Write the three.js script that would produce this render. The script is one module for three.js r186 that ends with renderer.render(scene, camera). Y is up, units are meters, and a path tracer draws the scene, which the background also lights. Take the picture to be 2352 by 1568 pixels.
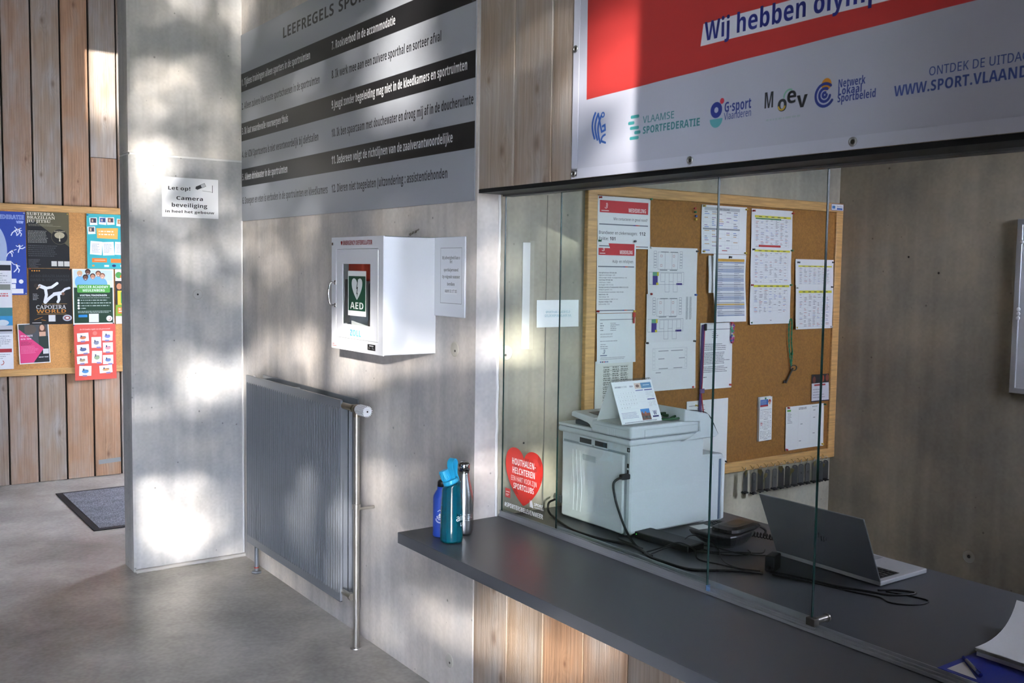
import * as THREE from 'three';
import { RoundedBoxGeometry } from 'three/addons/geometries/RoundedBoxGeometry.js';
import { mergeGeometries } from 'three/addons/utils/BufferGeometryUtils.js';
import { RectAreaLightUniformsLib } from 'three/addons/lights/RectAreaLightUniformsLib.js';

// ------------------------------------------------------------------ camera, sky, sun, exposure
const scene = new THREE.Scene();
const renderer = new THREE.WebGLRenderer();
renderer.toneMapping = THREE.LinearToneMapping;
renderer.toneMappingExposure = 1.32;
renderer.shadowMap.enabled = true;
RectAreaLightUniformsLib.init();

const camera = new THREE.PerspectiveCamera(38.342, 1.5, 0.05, 200);
{
  const yaw = 0.61773, pitch = -0.073621, roll = 0.0143045;
  const f = new THREE.Vector3(-Math.cos(yaw) * Math.cos(pitch), Math.sin(pitch), -Math.sin(yaw) * Math.cos(pitch));
  const r = new THREE.Vector3().crossVectors(f, new THREE.Vector3(0, 1, 0)).normalize();
  const u = new THREE.Vector3().crossVectors(r, f);
  const r2 = r.clone().multiplyScalar(Math.cos(roll)).addScaledVector(u, Math.sin(roll));
  const u2 = u.clone().multiplyScalar(Math.cos(roll)).addScaledVector(r, -Math.sin(roll));
  camera.quaternion.setFromRotationMatrix(new THREE.Matrix4().makeBasis(r2, u2, f.clone().negate()));
  camera.position.set(5.3527, 1.65, 1.9537);
}
scene.add(camera);

const SUN = new THREE.Vector3(0.859, 0.169, 0.483).normalize();       // read from the cabinet's shadow on the wall
scene.background = new THREE.Color().setRGB(0.83, 0.885, 1.1);            // bright, thinly veiled autumn sky
scene.backgroundIntensity = 44;
const sun = new THREE.DirectionalLight(new THREE.Color().setRGB(1.0, 0.93, 0.85), 12.5);
sun.name = 'sun';
sun.position.copy(SUN).multiplyScalar(40);
sun.castShadow = true;
sun.shadow.radius = 1.1;
Object.assign(sun.shadow.camera, { left: -9, right: 9, top: 9, bottom: -9, near: 1, far: 80 });
sun.shadow.mapSize.set(2048, 2048);
scene.add(sun, sun.target);

// ------------------------------------------------------------------ helpers
const PI = Math.PI, V3 = (x, y, z) => new THREE.Vector3(x, y, z);
function rng(seed) { let s = seed | 0; return () => { s = (s + 0x6d2b79f5) | 0; let t = Math.imul(s ^ (s >>> 15), 1 | s); t = (t + Math.imul(t ^ (t >>> 7), 61 | t)) ^ t; return ((t ^ (t >>> 14)) >>> 0) / 4294967296; }; }
const taken = new Map();
function numbered(n) { const k = taken.get(n) ?? 0; taken.set(n, k + 1); return k ? n + '_' + String(k).padStart(3, '0') : n; }
function shadowed(o) { o.castShadow = true; o.receiveShadow = true; return o; }
function part(name, geo, mat, parent, pos, rot) {
  const m = shadowed(new THREE.Mesh(geo, mat)); m.name = name; parent.add(m);
  if (pos) m.position.set(...pos);
  if (rot) m.rotation.set(...rot);
  return m;
}
function tag(o, label, category, group) { o.userData.label = label; o.userData.category = category; if (group) o.userData.group = group; return o; }
function thing(name, label, category, pos = [0, 0, 0], rot, group) {
  const g = new THREE.Group(); g.name = numbered(name); scene.add(g); g.position.set(...pos); if (rot) g.rotation.set(...rot);
  return tag(g, label, category, group);
}
function solo(name, label, category, geo, mat, pos, rot, group) { const m = part(numbered(name), geo, mat, scene, pos, rot); return tag(m, label, category, group); }
function structure(name, geo, mat, pos, rot) { const m = part(name, geo, mat, scene, pos, rot); m.userData.kind = 'structure'; return m; }
function structureGroup(name, pos = [0, 0, 0]) { const g = new THREE.Group(); g.name = name; g.userData.kind = 'structure'; g.position.set(...pos); scene.add(g); return g; }
// uv in metres, projected along the dominant axis of each face; (du, dv) shifts the pattern
function metricUV(geo, du = 0, dv = 0, su = 1, sv = su) {
  const g = geo.index ? geo.toNonIndexed() : geo, p = g.attributes.position, uv = new Float32Array(p.count * 2);
  const a = V3(), b = V3(), c = V3(), n = V3();
  for (let i = 0; i < p.count; i += 3) {
    a.fromBufferAttribute(p, i); b.fromBufferAttribute(p, i + 1); c.fromBufferAttribute(p, i + 2);
    n.crossVectors(b.clone().sub(a), c.clone().sub(a));
    const ax = Math.abs(n.x), ay = Math.abs(n.y), az = Math.abs(n.z);
    [a, b, c].forEach((q, k) => {
      const [s, t] = ax >= ay && ax >= az ? [q.z, q.y] : ay >= az ? [q.x, q.z] : [q.x, q.y];
      uv[(i + k) * 2] = s * su + du; uv[(i + k) * 2 + 1] = t * sv + dv;
    });
  }
  g.setAttribute('uv', new THREE.BufferAttribute(uv, 2));
  return g;
}
const box = (w, h, d, x = 0, y = 0, z = 0) => new THREE.BoxGeometry(w, h, d).translate(x, y, z);
const span = (x0, x1, y0, y1, z0, z1) => box(Math.abs(x1 - x0), Math.abs(y1 - y0), Math.abs(z1 - z0), (x0 + x1) / 2, (y0 + y1) / 2, (z0 + z1) / 2);
const rbox = (w, h, d, r = 0.003, seg = 2) => new RoundedBoxGeometry(w, h, d, seg, r);
const rspan = (x0, x1, y0, y1, z0, z1, r = 0.003, seg = 2) => rbox(Math.abs(x1 - x0), Math.abs(y1 - y0), Math.abs(z1 - z0), r, seg).translate((x0 + x1) / 2, (y0 + y1) / 2, (z0 + z1) / 2);
const cyl = (r0, r1, h, n = 20) => new THREE.CylinderGeometry(r0, r1, h, n);
const tube = (pts, r, n = 8, seg) => new THREE.TubeGeometry(new THREE.CatmullRomCurve3(pts.map((p) => V3(...p))), seg ?? pts.length * 8, r, n);
const lathe = (pts, n = 32) => new THREE.LatheGeometry(pts.map((p) => new THREE.Vector2(...p)), n);
function merged(list) {
  const gs = list.map((g) => { const q = g.index ? g.toNonIndexed() : g.clone(); for (const k of Object.keys(q.attributes)) if (!['position', 'normal', 'uv'].includes(k)) q.deleteAttribute(k); return q; });
  return mergeGeometries(gs);
}
// a plate with holes, extruded along +z from z = 0; outlines are lists of [x, y]
function plate(outline, holes, depth, bevel = 0) {
  const s = new THREE.Shape(outline.map((p) => new THREE.Vector2(...p)));
  for (const h of holes) s.holes.push(new THREE.Path(h.map((p) => new THREE.Vector2(...p))));
  return new THREE.ExtrudeGeometry(s, { depth, bevelEnabled: bevel > 0, bevelSize: bevel, bevelThickness: bevel, bevelSegments: 1, steps: 1 });
}
const rect = (x0, x1, y0, y1) => [[x0, y0], [x1, y0], [x1, y1], [x0, y1]];
const circle = (cx, cy, r, n = 20) => Array.from({ length: n }, (_, i) => [cx + r * Math.cos(i / n * 2 * PI), cy + r * Math.sin(i / n * 2 * PI)]);
// chamfered board: width x, height y, thickness z, front face at z = 0
function boardGeo(w, h, d, c, du, dv) {
  const s = new THREE.Shape([[-w / 2, -d], [w / 2, -d], [w / 2, -c], [w / 2 - c, 0], [-w / 2 + c, 0], [-w / 2, -c]].map((p) => new THREE.Vector2(...p)));
  const g = new THREE.ExtrudeGeometry(s, { depth: h, bevelEnabled: false });
  g.rotateX(-PI / 2); g.scale(1, 1, -1);                                 // (x, y, z) -> (x, z, y)
  const p = g.attributes.position; for (let i = 0; i < p.count; i += 3) { const t = [0, 1, 2].map((k) => [p.getX(i + k), p.getY(i + k), p.getZ(i + k)]); p.setXYZ(i + 1, ...t[2]); p.setXYZ(i + 2, ...t[1]); }
  g.deleteAttribute('normal'); g.computeVertexNormals();
  const uv = new Float32Array(p.count * 2);
  for (let i = 0; i < p.count; i++) { uv[i * 2] = (p.getX(i) / w + 0.5) * 0.96 + 0.02; uv[i * 2 + 1] = p.getY(i) / 2.6 + dv; }
  g.setAttribute('uv', new THREE.BufferAttribute(uv, 2));
  return g;
}

// ------------------------------------------------------------------ noise and textures
function lattice(seed, n) { const r = rng(seed), a = new Float32Array(n * n); for (let i = 0; i < n * n; i++) a[i] = r(); return a; }
const LAT = lattice(7, 256);
function vnoise(x, y, px, py, off = 0) {                                // tileable value noise, periods px, py <= 256
  const x0 = Math.floor(x), y0 = Math.floor(y), fx = x - x0, fy = y - y0, sx = fx * fx * (3 - 2 * fx), sy = fy * fy * (3 - 2 * fy);
  const m = (a, p) => ((a % p) + p) % p, at = (i, j) => LAT[((m(j, py) + off * 37) & 255) * 256 + ((m(i, px) + off * 91) & 255)];
  const a = at(x0, y0), b = at(x0 + 1, y0), c = at(x0, y0 + 1), d = at(x0 + 1, y0 + 1);
  return a + (b - a) * sx + (c - a) * sy + (a - b - c + d) * sx * sy;
}
function fbm(u, v, fx, fy, oct, off = 0) { let s = 0, w = 0.5, t = 0; for (let o = 0; o < oct; o++) { s += w * vnoise(u * fx, v * fy, fx, fy, off + o); t += w; w *= 0.5; fx = Math.min(fx * 2, 256); fy = Math.min(fy * 2, 256); } return s / t; }
function dataTex(w, h, fill, srgb = true) {
  const d = new Uint8Array(w * h * 4);
  for (let y = 0; y < h; y++) for (let x = 0; x < w; x++) { const c = fill(x / w, y / h, x, y), i = (y * w + x) * 4; for (let k = 0; k < 3; k++) d[i + k] = Math.max(0, Math.min(255, (typeof c === 'number' ? c : c[k]) * 255)); d[i + 3] = 255; }
  const t = new THREE.DataTexture(d, w, h); t.magFilter = THREE.LinearFilter; t.minFilter = THREE.LinearMipmapLinearFilter; t.wrapS = t.wrapT = THREE.RepeatWrapping; t.generateMipmaps = true; t.needsUpdate = true;
  if (srgb) t.colorSpace = THREE.SRGBColorSpace;
  return t;
}
function canvasTex(w, h, draw, srgb = true) {
  const c = document.createElement('canvas'); c.width = w; c.height = h;
  const x = c.getContext('2d'); draw(x, w, h);
  const t = new THREE.CanvasTexture(c); t.magFilter = THREE.LinearFilter; t.anisotropy = 8; if (srgb) t.colorSpace = THREE.SRGBColorSpace;
  return t;
}
// text squeezed or stretched to fill width w (w = 0: natural width)
function fit(c, s, x, y, w, size, style = 'bold', family = 'sans-serif', align = 'left') {
  c.save(); c.font = `${style} ${size}px ${family}`; c.textBaseline = 'alphabetic'; c.textAlign = 'left';
  const m = c.measureText(s).width, k = w ? w / m : 1, full = m * k;
  c.translate(x - (align === 'center' ? full / 2 : align === 'right' ? full : 0), y); c.scale(k, 1); c.fillText(s, 0, 0); c.restore();
}
// grey rules that read as lines of small print
function print(c, x, y, w, n, lead, size, color, seed, ragged = 0.5) { const r = rng(seed); c.fillStyle = color; for (let i = 0; i < n; i++) { let p = x; const e = x + w * (1 - ragged * r()); while (p < e) { const l = (0.5 + r() * 2) * size * 1.6; c.fillRect(p, y + i * lead, Math.min(l, e - p), size); p += l + size * 0.7; } } }
const std = (color, roughness = 0.6, more = {}) => new THREE.MeshStandardMaterial({ color, roughness, ...more });
const phys = (color, roughness = 0.6, more = {}) => new THREE.MeshPhysicalMaterial({ color, roughness, ...more });

function concreteMaps(seed, base, opts = {}) {
  const N = 1024, r = rng(seed), pits = new Float32Array(N * N), spots = [];
  for (let i = 0; i < 150; i++) { const px = r() * N | 0, py = r() * N | 0, rad = 0.7 + r() * r() * 2.4; for (let dy = -4; dy <= 4; dy++) for (let dx = -4; dx <= 4; dx++) { const q = Math.hypot(dx, dy) / rad; if (q < 1) pits[((py + dy + N) % N) * N + (px + dx + N) % N] = Math.max(pits[((py + dy + N) % N) * N + (px + dx + N) % N], 1 - q * q); } }
  const col = dataTex(N, N, (u, v, x, y) => {
    const big = fbm(u, v, 4, 4, 5, seed), mid = fbm(u, v, 16, 16, 4, seed + 3), streak = fbm(u, v, 64, 5, 3, seed + 5), cloud = fbm(u, v, 6, 3, 4, seed + 8), fine = vnoise(u * 256, v * 256, 256, 256, seed + 2);
    let k = 1 + (big - 0.5) * 0.28 + (mid - 0.5) * 0.16 + (streak - 0.5) * 0.14 + (fine - 0.5) * 0.05;
    const pale = Math.max(0, cloud - 0.62) * 0.6, warm = (mid - 0.5) * 0.05 + (big - 0.5) * 0.05;
    k *= 1 - pits[y * N + x] * 0.35;
    return [base[0] * k + pale + warm, base[1] * k + pale + warm * 0.4, base[2] * k + pale * 0.95 - warm * 0.4];
  });
  const bump = dataTex(N, N, (u, v, x, y) => 0.6 + (fbm(u, v, 24, 24, 4, seed + 1) - 0.5) * 0.5 + (vnoise(u * 256, v * 256, 256, 256, seed + 9) - 0.5) * 0.12 - pits[y * N + x] * 0.5, false);
  for (const t of [col, bump]) t.repeat.set(1 / (opts.size ?? 2.6), 1 / (opts.size ?? 2.6));
  return { map: col, bumpMap: bump };
}
const concrete = new THREE.MeshStandardMaterial({ ...concreteMaps(11, [0.735, 0.715, 0.695]), bumpScale: 0.0022, roughness: 0.72 });
const concreteOffice = new THREE.MeshStandardMaterial({ ...concreteMaps(23, [0.66, 0.635, 0.57]), bumpScale: 0.002, roughness: 0.75 });
const concretePier = new THREE.MeshStandardMaterial({ ...concreteMaps(37, [0.725, 0.72, 0.71]), bumpScale: 0.002, roughness: 0.68 });
const floorMat = (() => {
  const N = 1024, stain = rng(5);
  const map = dataTex(N, N, (u, v) => {
    const a = fbm(u, v, 5, 5, 6, 41), b = fbm(u, v, 12, 12, 5, 44), c = fbm(u, v, 3, 9, 4, 47), f = vnoise(u * 256, v * 256, 256, 256, 50);
    const k = 1 + (a - 0.5) * 0.5 + (b - 0.5) * 0.3 + (f - 0.5) * 0.08, w = (c - 0.5) * 0.1;
    return [0.69 * k + w * 0.5, 0.675 * k + w * 0.4, 0.65 * k + w * 0.2];
  });
  map.repeat.set(1 / 3.2, 1 / 3.2);
  return new THREE.MeshStandardMaterial({ map, roughness: 0.27 });
})();
function woodMaps(seed, base, grey) {
  const W = 128, H = 1024, r = rng(seed), knots = Array.from({ length: 5 }, () => [0.1 + r() * 0.8, r(), 0.018 + r() * 0.03]);
  return dataTex(W, H, (u, v) => {
    let warp = 0, dark = 0;
    for (const [kx, ky, kr] of knots) { const dx = (u - kx) * 0.21, dy = (v - ky) * 2.6, q = Math.hypot(dx * 1.2, dy * 0.7) / kr; if (q < 3) { warp += Math.exp(-q * q * 0.6) * 3; dark = Math.max(dark, Math.exp(-q * q * 5.8)); } }
    const g = fbm(u + warp * 0.02, v, 40, 4, 4, seed), ring = Math.abs(Math.sin((u * 9 + fbm(u, v, 4, 3, 3, seed + 2) * 5 + warp) * PI)), st = fbm(u, v, 3, 12, 5, seed + 4), fine = fbm(u, v, 100, 20, 2, seed + 6);
    const k = 0.98 + (g - 0.5) * 0.2 + (ring - 0.5) * 0.05 + (fine - 0.5) * 0.12 + (st - 0.5) * 0.3, gr = Math.max(0, Math.min(1, grey + (st - 0.5) * 1.5));
    const c = [0, 1, 2].map((i) => (base[i] * (1 - gr) + (base[0] * 0.34 + base[1] * 0.36 + base[2] * 0.3) * [1.02, 0.98, 0.95][i] * gr) * k);
    return c.map((x, i) => x * (1 - dark * [0.24, 0.3, 0.34][i]));
  });
}
const woodBump = dataTex(128, 1024, (u, v) => 0.5 + (fbm(u, v, 60, 6, 4, 71) - 0.5) * 0.9, false);
const woodMats = [[81, [0.67, 0.545, 0.45], 0.32], [82, [0.63, 0.54, 0.46], 0.5], [83, [0.64, 0.56, 0.48], 0.55], [84, [0.69, 0.54, 0.42], 0.2], [85, [0.64, 0.545, 0.455], 0.4]]
  .map(([s, b, g]) => new THREE.MeshStandardMaterial({ map: woodMaps(s, b, g), bumpMap: woodBump, bumpScale: 0.0016, roughness: 0.68 }));
function corkMap(seed, base) { const t = dataTex(512, 512, (u, v) => { const a = fbm(u, v, 128, 128, 2, seed), b = fbm(u, v, 5, 5, 4, seed + 2), s = vnoise(u * 200, v * 200, 200, 200, seed + 5); const k = 1 + (a - 0.5) * 0.2 + (b - 0.5) * 0.12 - (s > 0.93 ? 0.1 : 0); return base.map((c) => c * k); }); t.repeat.set(1 / 0.8, 1 / 0.8); return t; }
const M = {
  dark: std(0x101113, 0.5), black: std(0x0b0c0d, 0.45), blackGloss: std(0x070808, 0.22), rubber: std(0x16171a, 0.7), steel: std(0xc4c6c8, 0.28, { metalness: 1 }), chrome: std(0xdedfe2, 0.12, { metalness: 1 }),
  alu: std(0xb4b7bc, 0.34, { metalness: 0.55 }), aluDark: std(0x77797d, 0.4, { metalness: 0.8 }), zinc: std(0xb0aea8, 0.38, { metalness: 0.85 }), brass: std(0xb59a5c, 0.35, { metalness: 0.9 }),
  white: std(0xe6e8ea, 0.42), paper: std(0xeceded, 0.75, { side: THREE.DoubleSide }), whitePlastic: std(0xe4e6e8, 0.35), caulk: std(0xd8d8d6, 0.6), beech: std(0xcaa064, 0.45),
  gapDark: std(0x17120e, 0.9), redPaint: std(0xb32a22, 0.4), ceiling: std(0x6e6a64, 0.85), darkBoards: std(0x3d342c, 0.8), counter: std(0x4c4f54, 0.33), counterEdge: std(0x5d6166, 0.4),
};
const beechGrain = dataTex(256, 256, (u, v) => { const g = fbm(u, v, 6, 90, 4, 91), k = 1 + (g - 0.5) * 0.3; return [0.80 * k, 0.63 * k, 0.40 * k]; });
beechGrain.repeat.set(2, 2);
M.beech = new THREE.MeshStandardMaterial({ map: beechGrain, roughness: 0.42 });
const paneMat = (tint = 0xf4faf7) => new THREE.MeshPhysicalMaterial({ color: tint, roughness: 0.0, transmission: 1, thickness: 0, ior: 1.5, specularIntensity: 1 });
const glassEdge = std(0x12302d, 0.15, { metalness: 0.0 });

// ------------------------------------------------------------------ the place: shell
structure('floor', metricUV(span(-2.9, 9.75, -0.15, 0, -2.4, 8.7)), floorMat);
structure('wall_main', metricUV(span(0, 2.375, 0, 5.8, -0.095, 0)), concrete);
{
  const w = structureGroup('wall_office_side');
  part('wall_slab', metricUV(span(2.175, 2.372, 0, 5.8, -2.29, -0.095), 0.6, 0.3), concreteOffice, w);
  // formwork joints and the white sealant bead of the window jamb
  part('formwork_joint', span(2.372, 2.3735, 0.728, 1.93, -0.3225, -0.319), std(0x8d897f, 0.8), w);
  const bead = [];
  { const r = rng(3), pts = []; for (let i = 0; i <= 40; i++) pts.push([2.374 + r() * 0.001, 0.728 + i * 0.0302, -0.098 + (r() - 0.5) * 0.003]); bead.push(tube(pts, 0.006, 7, 90).scale(1, 1, 1)); }
  part('sealant_bead', bead[0], M.caulk, w);
}
structure('wall_office_back', metricUV(span(2.175, 5.3, 0, 2.9, -2.29, -2.09), 0.2, 0.9), concreteOffice);
{
  const g = structureGroup('wall_right');                                // thin partition; its office half has a window on a courtyard
  part('wall_slab', metricUV(plate(rect(-1.15, 2.29, 0, 5.8), [rect(1.4, 2.0, 1.75, 2.45).reverse()], 0.15).rotateY(PI / 2).translate(5.25, 0, 0), 0.3, 0.1), M.darkBoards, g);
  part('wall_slab', metricUV(span(5.4, 11.5, -0.1, 5.8, 1.0, 1.15), 0.3, 0.1), M.darkBoards, g);
  const w = structureGroup('window_2'); part('frame', plate(rect(1.4, 2.0, 1.75, 2.45), [rect(1.43, 1.97, 1.78, 2.42).reverse()], 0.05).rotateY(PI / 2).translate(5.3, 0, 0), M.aluDark, w);
  part('pane', new THREE.PlaneGeometry(0.55, 0.65).rotateY(PI / 2), paneMat(0xffffff), w, [5.32, 2.1, -1.7]);
}
structure('wall_far', metricUV(span(-0.2, 9.75, 0, 6.0, 8.5, 8.7)), M.darkBoards);
structure('wall_corridor_return', metricUV(span(-0.2, 0, 0, 5.8, -1.5, -0.095)), concrete);
structure('ceiling', span(-0.05, 9.75, 5.8, 6.0, -2.4, 8.7), M.ceiling);
structure('ceiling_corridor', span(-2.9, -0.04, 3.75, 6.0, -1.7, 4.7), M.ceiling);
structure('ceiling_office', span(2.37, 5.3, 2.75, 2.9, -2.29, -0.16), std(0x9a968e, 0.85));

// pier that sticks out of the main wall, in two lifts with a mortar joint between them
{
  const g = structureGroup('wall_pier'), c = 0.012;
  const lift = (h) => { const s = new THREE.Shape([[-0.2, 0], [0, 0], [0, -0.605 + c], [-c, -0.605], [-0.2 + c, -0.605], [-0.2, -0.605 + c]].map((p) => new THREE.Vector2(...p))); return new THREE.ExtrudeGeometry(s, { depth: h, bevelEnabled: false }).rotateX(-PI / 2); };
  part('pier_lift', metricUV(lift(2.216), 0.4, 0.0), concretePier, g, [0, 0, 0]);
  part('pier_lift', metricUV(lift(3.56), 1.3, 0.55), concretePier, g, [0, 2.227, 0]);
  part('mortar_joint', span(-0.194, -0.004, 2.214, 2.229, 0, 0.6), M.caulk, g);
  part('corner_sealant', tube([[0.003, 0.02, 0.006], [0.0035, 0.7, 0.006], [0.0025, 1.3, 0.007], [0.003, 1.895, 0.006]], 0.006, 6, 30), M.caulk, g);
  { const r = rng(8), s = []; for (let i = 0; i <= 20; i++) s.push([0.004 + r() * 0.004, 0.006, i / 20 * 0.6]); part('mortar_fillet', tube(s, 0.013, 6, 60), std(0xb9b5ae, 0.85), g); }
  const hole = part('tie_hole', lathe([[0, -0.012], [0.0055, -0.012], [0.0055, -0.002], [0.024, -0.002], [0.026, 0.0006], [0.028, 0.0006]], 24), std(0xa9a7a2, 0.8), g, [0.0012, 1.488, 0.254], [0, 0, -PI / 2]);
  part('tie_hole_core', cyl(0.005, 0.005, 0.0012, 14), M.black, hole, [0, 0.0004, 0]);
}
// filled tie holes on the main wall and the jamb
for (const [p, rot] of [[[2.232, 1.347, 0.0], [PI / 2, 0, 0]], [[2.216, 0.141, 0.0], [PI / 2, 0, 0]], [[2.3735, 1.339, -0.138], [0, 0, -PI / 2]]]) {
  const w = scene.getObjectByName('wall_main'), r = rng(p[1] * 1000);
  const g = lathe([[0, 0.004], [0.024, 0.0035], [0.028, 0.001], [0.03, -0.002]], 18), q = g.attributes.position;
  for (let i = 0; i < q.count; i++) { const k = 1 + (r() - 0.5) * 0.05; q.setXYZ(i, q.getX(i) * k, q.getY(i) + (r() - 0.5) * 0.0008, q.getZ(i) * k); }
  const m = part('tie_hole_plug', g, std(0xb4b0a6, 0.85), w, p, rot);
  part('plug_chip', cyl(0.0045, 0.006, 0.003, 8), std(0x4d4a46, 0.9), m, [0.008, 0.003, 0.006]);
}
{ // open tie hole low on the office back wall and a drilled hole behind the glass
  const back = scene.getObjectByName('wall_office_back'), side = scene.getObjectByName('wall_office_side');
  const h = part('tie_hole', lathe([[0, -0.004], [0.006, -0.004], [0.006, -0.001], [0.024, -0.001], [0.026, 0.0008], [0.028, 0.0006]], 24), std(0xa9a69b, 0.8), back, [3.102, 0.436, -2.0888], [PI / 2, 0, 0]);
  for (const [x, y] of [[2.752, 1.73], [2.901, 1.659]]) part("stain_speck", cyl(0.005, 0.005, 0.0006, 9).rotateX(PI / 2), std(0x3a352d, 0.9), back, [x, y, -2.0896]);
  part('tie_hole_core', cyl(0.006, 0.006, 0.0012, 14), M.black, h, [0, -0.0005, 0]);
  part('drill_hole', cyl(0.004, 0.004, 0.001, 12).rotateZ(PI / 2), M.dark, side, [2.3725, 0.992, -0.225]);
}
// second column of the passage and the boarded wall behind it
structure('wall_column', metricUV(span(-0.2, 0, 0, 6.0, 1.72, 8.7)), M.darkBoards);
{ // back end of the corridor: a small window round the corner, out of view
  const g = structureGroup('wall_corridor'), fr = std(0x3a3d40, 0.5, { metalness: 0.3 });
  part('wall_slab', plate(rect(-2.9, 0, 0, 5.8), [rect(-2.05, -1.2, 1.0, 1.95).reverse()], 0.2).translate(0, 0, -1.7), concrete, g);
  const w = structureGroup('window_3'); part('frame', plate(rect(-2.05, -1.2, 1.0, 1.95), [rect(-2.01, -1.24, 1.04, 1.91).reverse()], 0.06), fr, w, [0, 0, -1.62]); part('pane', new THREE.PlaneGeometry(0.77, 0.87), paneMat(0xffffff), w, [-1.625, 1.475, -1.6]);
}
structure('wall_corridor_end', metricUV(span(-2.9, -0.2, 0, 3.75, 4.5, 4.7)), M.darkBoards);
{
  const g = structureGroup('wall_left');
  part('backing', span(-2.9, -2.655, 0, 3.75, -1.5, 4.7), M.gapDark, g);
  const r = rng(17), edges = []; for (let z = 3.385; z > -1.4; z -= 0.1975) edges.push(z);
  edges.forEach((z, i) => {
    const w = 0.1975 - 0.011 - r() * 0.005, m = woodMats[[0, 3, 1, 4, 2][(i * 3 + 1) % 5]], zc = z - 0.099, split = Math.abs(z - 0.225) < 0.1;
    const put = (y0, y1, mm) => part('plank', boardGeo(w, y1 - y0, 0.024, 0.002, 0, r()), mm, g, [-2.631 + (r() - 0.5) * 0.003, y0, zc], [0, PI / 2, 0]);
    if (split) { put(0.004, 2.447, woodMats[3]); put(2.451, 3.75, m); } else put(0.004, 3.75, m);
  });
}
// boards over and under the reception opening
{
  const up = structureGroup('wall_upper_front'), low = structureGroup('wall_counter_front'), r = rng(29);
  part('backing', span(2.375, 5.25, 1.934, 5.8, -0.16, -0.024), M.gapDark, up);
  part('backing', span(2.376, 5.25, 0, 0.688, -0.16, -0.024), M.gapDark, low);
  const xs = [2.378]; for (let x = 2.593; x < 5.25; x += 0.2105) xs.push(x); xs.push(5.25);
  for (let i = 0; i < xs.length - 1; i++) {
    const w = xs[i + 1] - xs[i] - 0.005 - (i === 1 ? 0.003 : 0), xc = (xs[i] + xs[i + 1]) / 2;
    part('plank', boardGeo(w, 3.86, 0.022, 0.002, 0, r()), woodMats[[2, 1, 1, 4][i % 4]], up, [xc, 1.934, (r() - 0.5) * 0.003 - 0.001]);
    part('plank', boardGeo(w, 0.686, 0.022, 0.002, 0, r()), woodMats[[1, 4, 3, 0][i % 4]], low, [xc, 0.002, (r() - 0.5) * 0.003 - 0.001]);
  }
}
// glazed front of the hall, behind the viewer, and the ground outside
{
  const g = structureGroup('window_1'), mull = std(0x3a3d40, 0.5, { metalness: 0.3 }), bays = [[3.3, 4.75], [4.75, 6.0], [6.7, 7.15]], pm = paneMat(0xffffff);
  for (const [a, b] of bays) {
    for (const z of [a, b]) part('mullion', span(9.5, 9.6, 0, 5.8, z - 0.025, z + 0.025), mull, g);
    for (const [y0, y1] of [[2.37, 2.71], [5.72, 5.8], [0, 0.06]]) part('transom', span(9.5, 9.6, y0, y1, a + 0.025, b - 0.025), mull, g);
    for (const [y0, y1] of [[0.06, 2.37], [2.71, 5.72]]) part('pane', new THREE.PlaneGeometry(b - a - 0.05, y1 - y0).rotateY(PI / 2), pm, g, [9.55, (y0 + y1) / 2, (a + b) / 2]);
  }
}
{ const g = structureGroup('wall_front'); for (const [a, b] of [[1.15, 3.275], [6.025, 6.675], [7.175, 8.5]]) part('wall_slab', metricUV(span(9.5, 9.7, 0, 5.8, a, b)), M.darkBoards, g); }
structure('ground', new THREE.PlaneGeometry(120, 120).rotateX(-PI / 2), std(0x66635c, 0.95), [69.7, -0.05, 5]);

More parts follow.
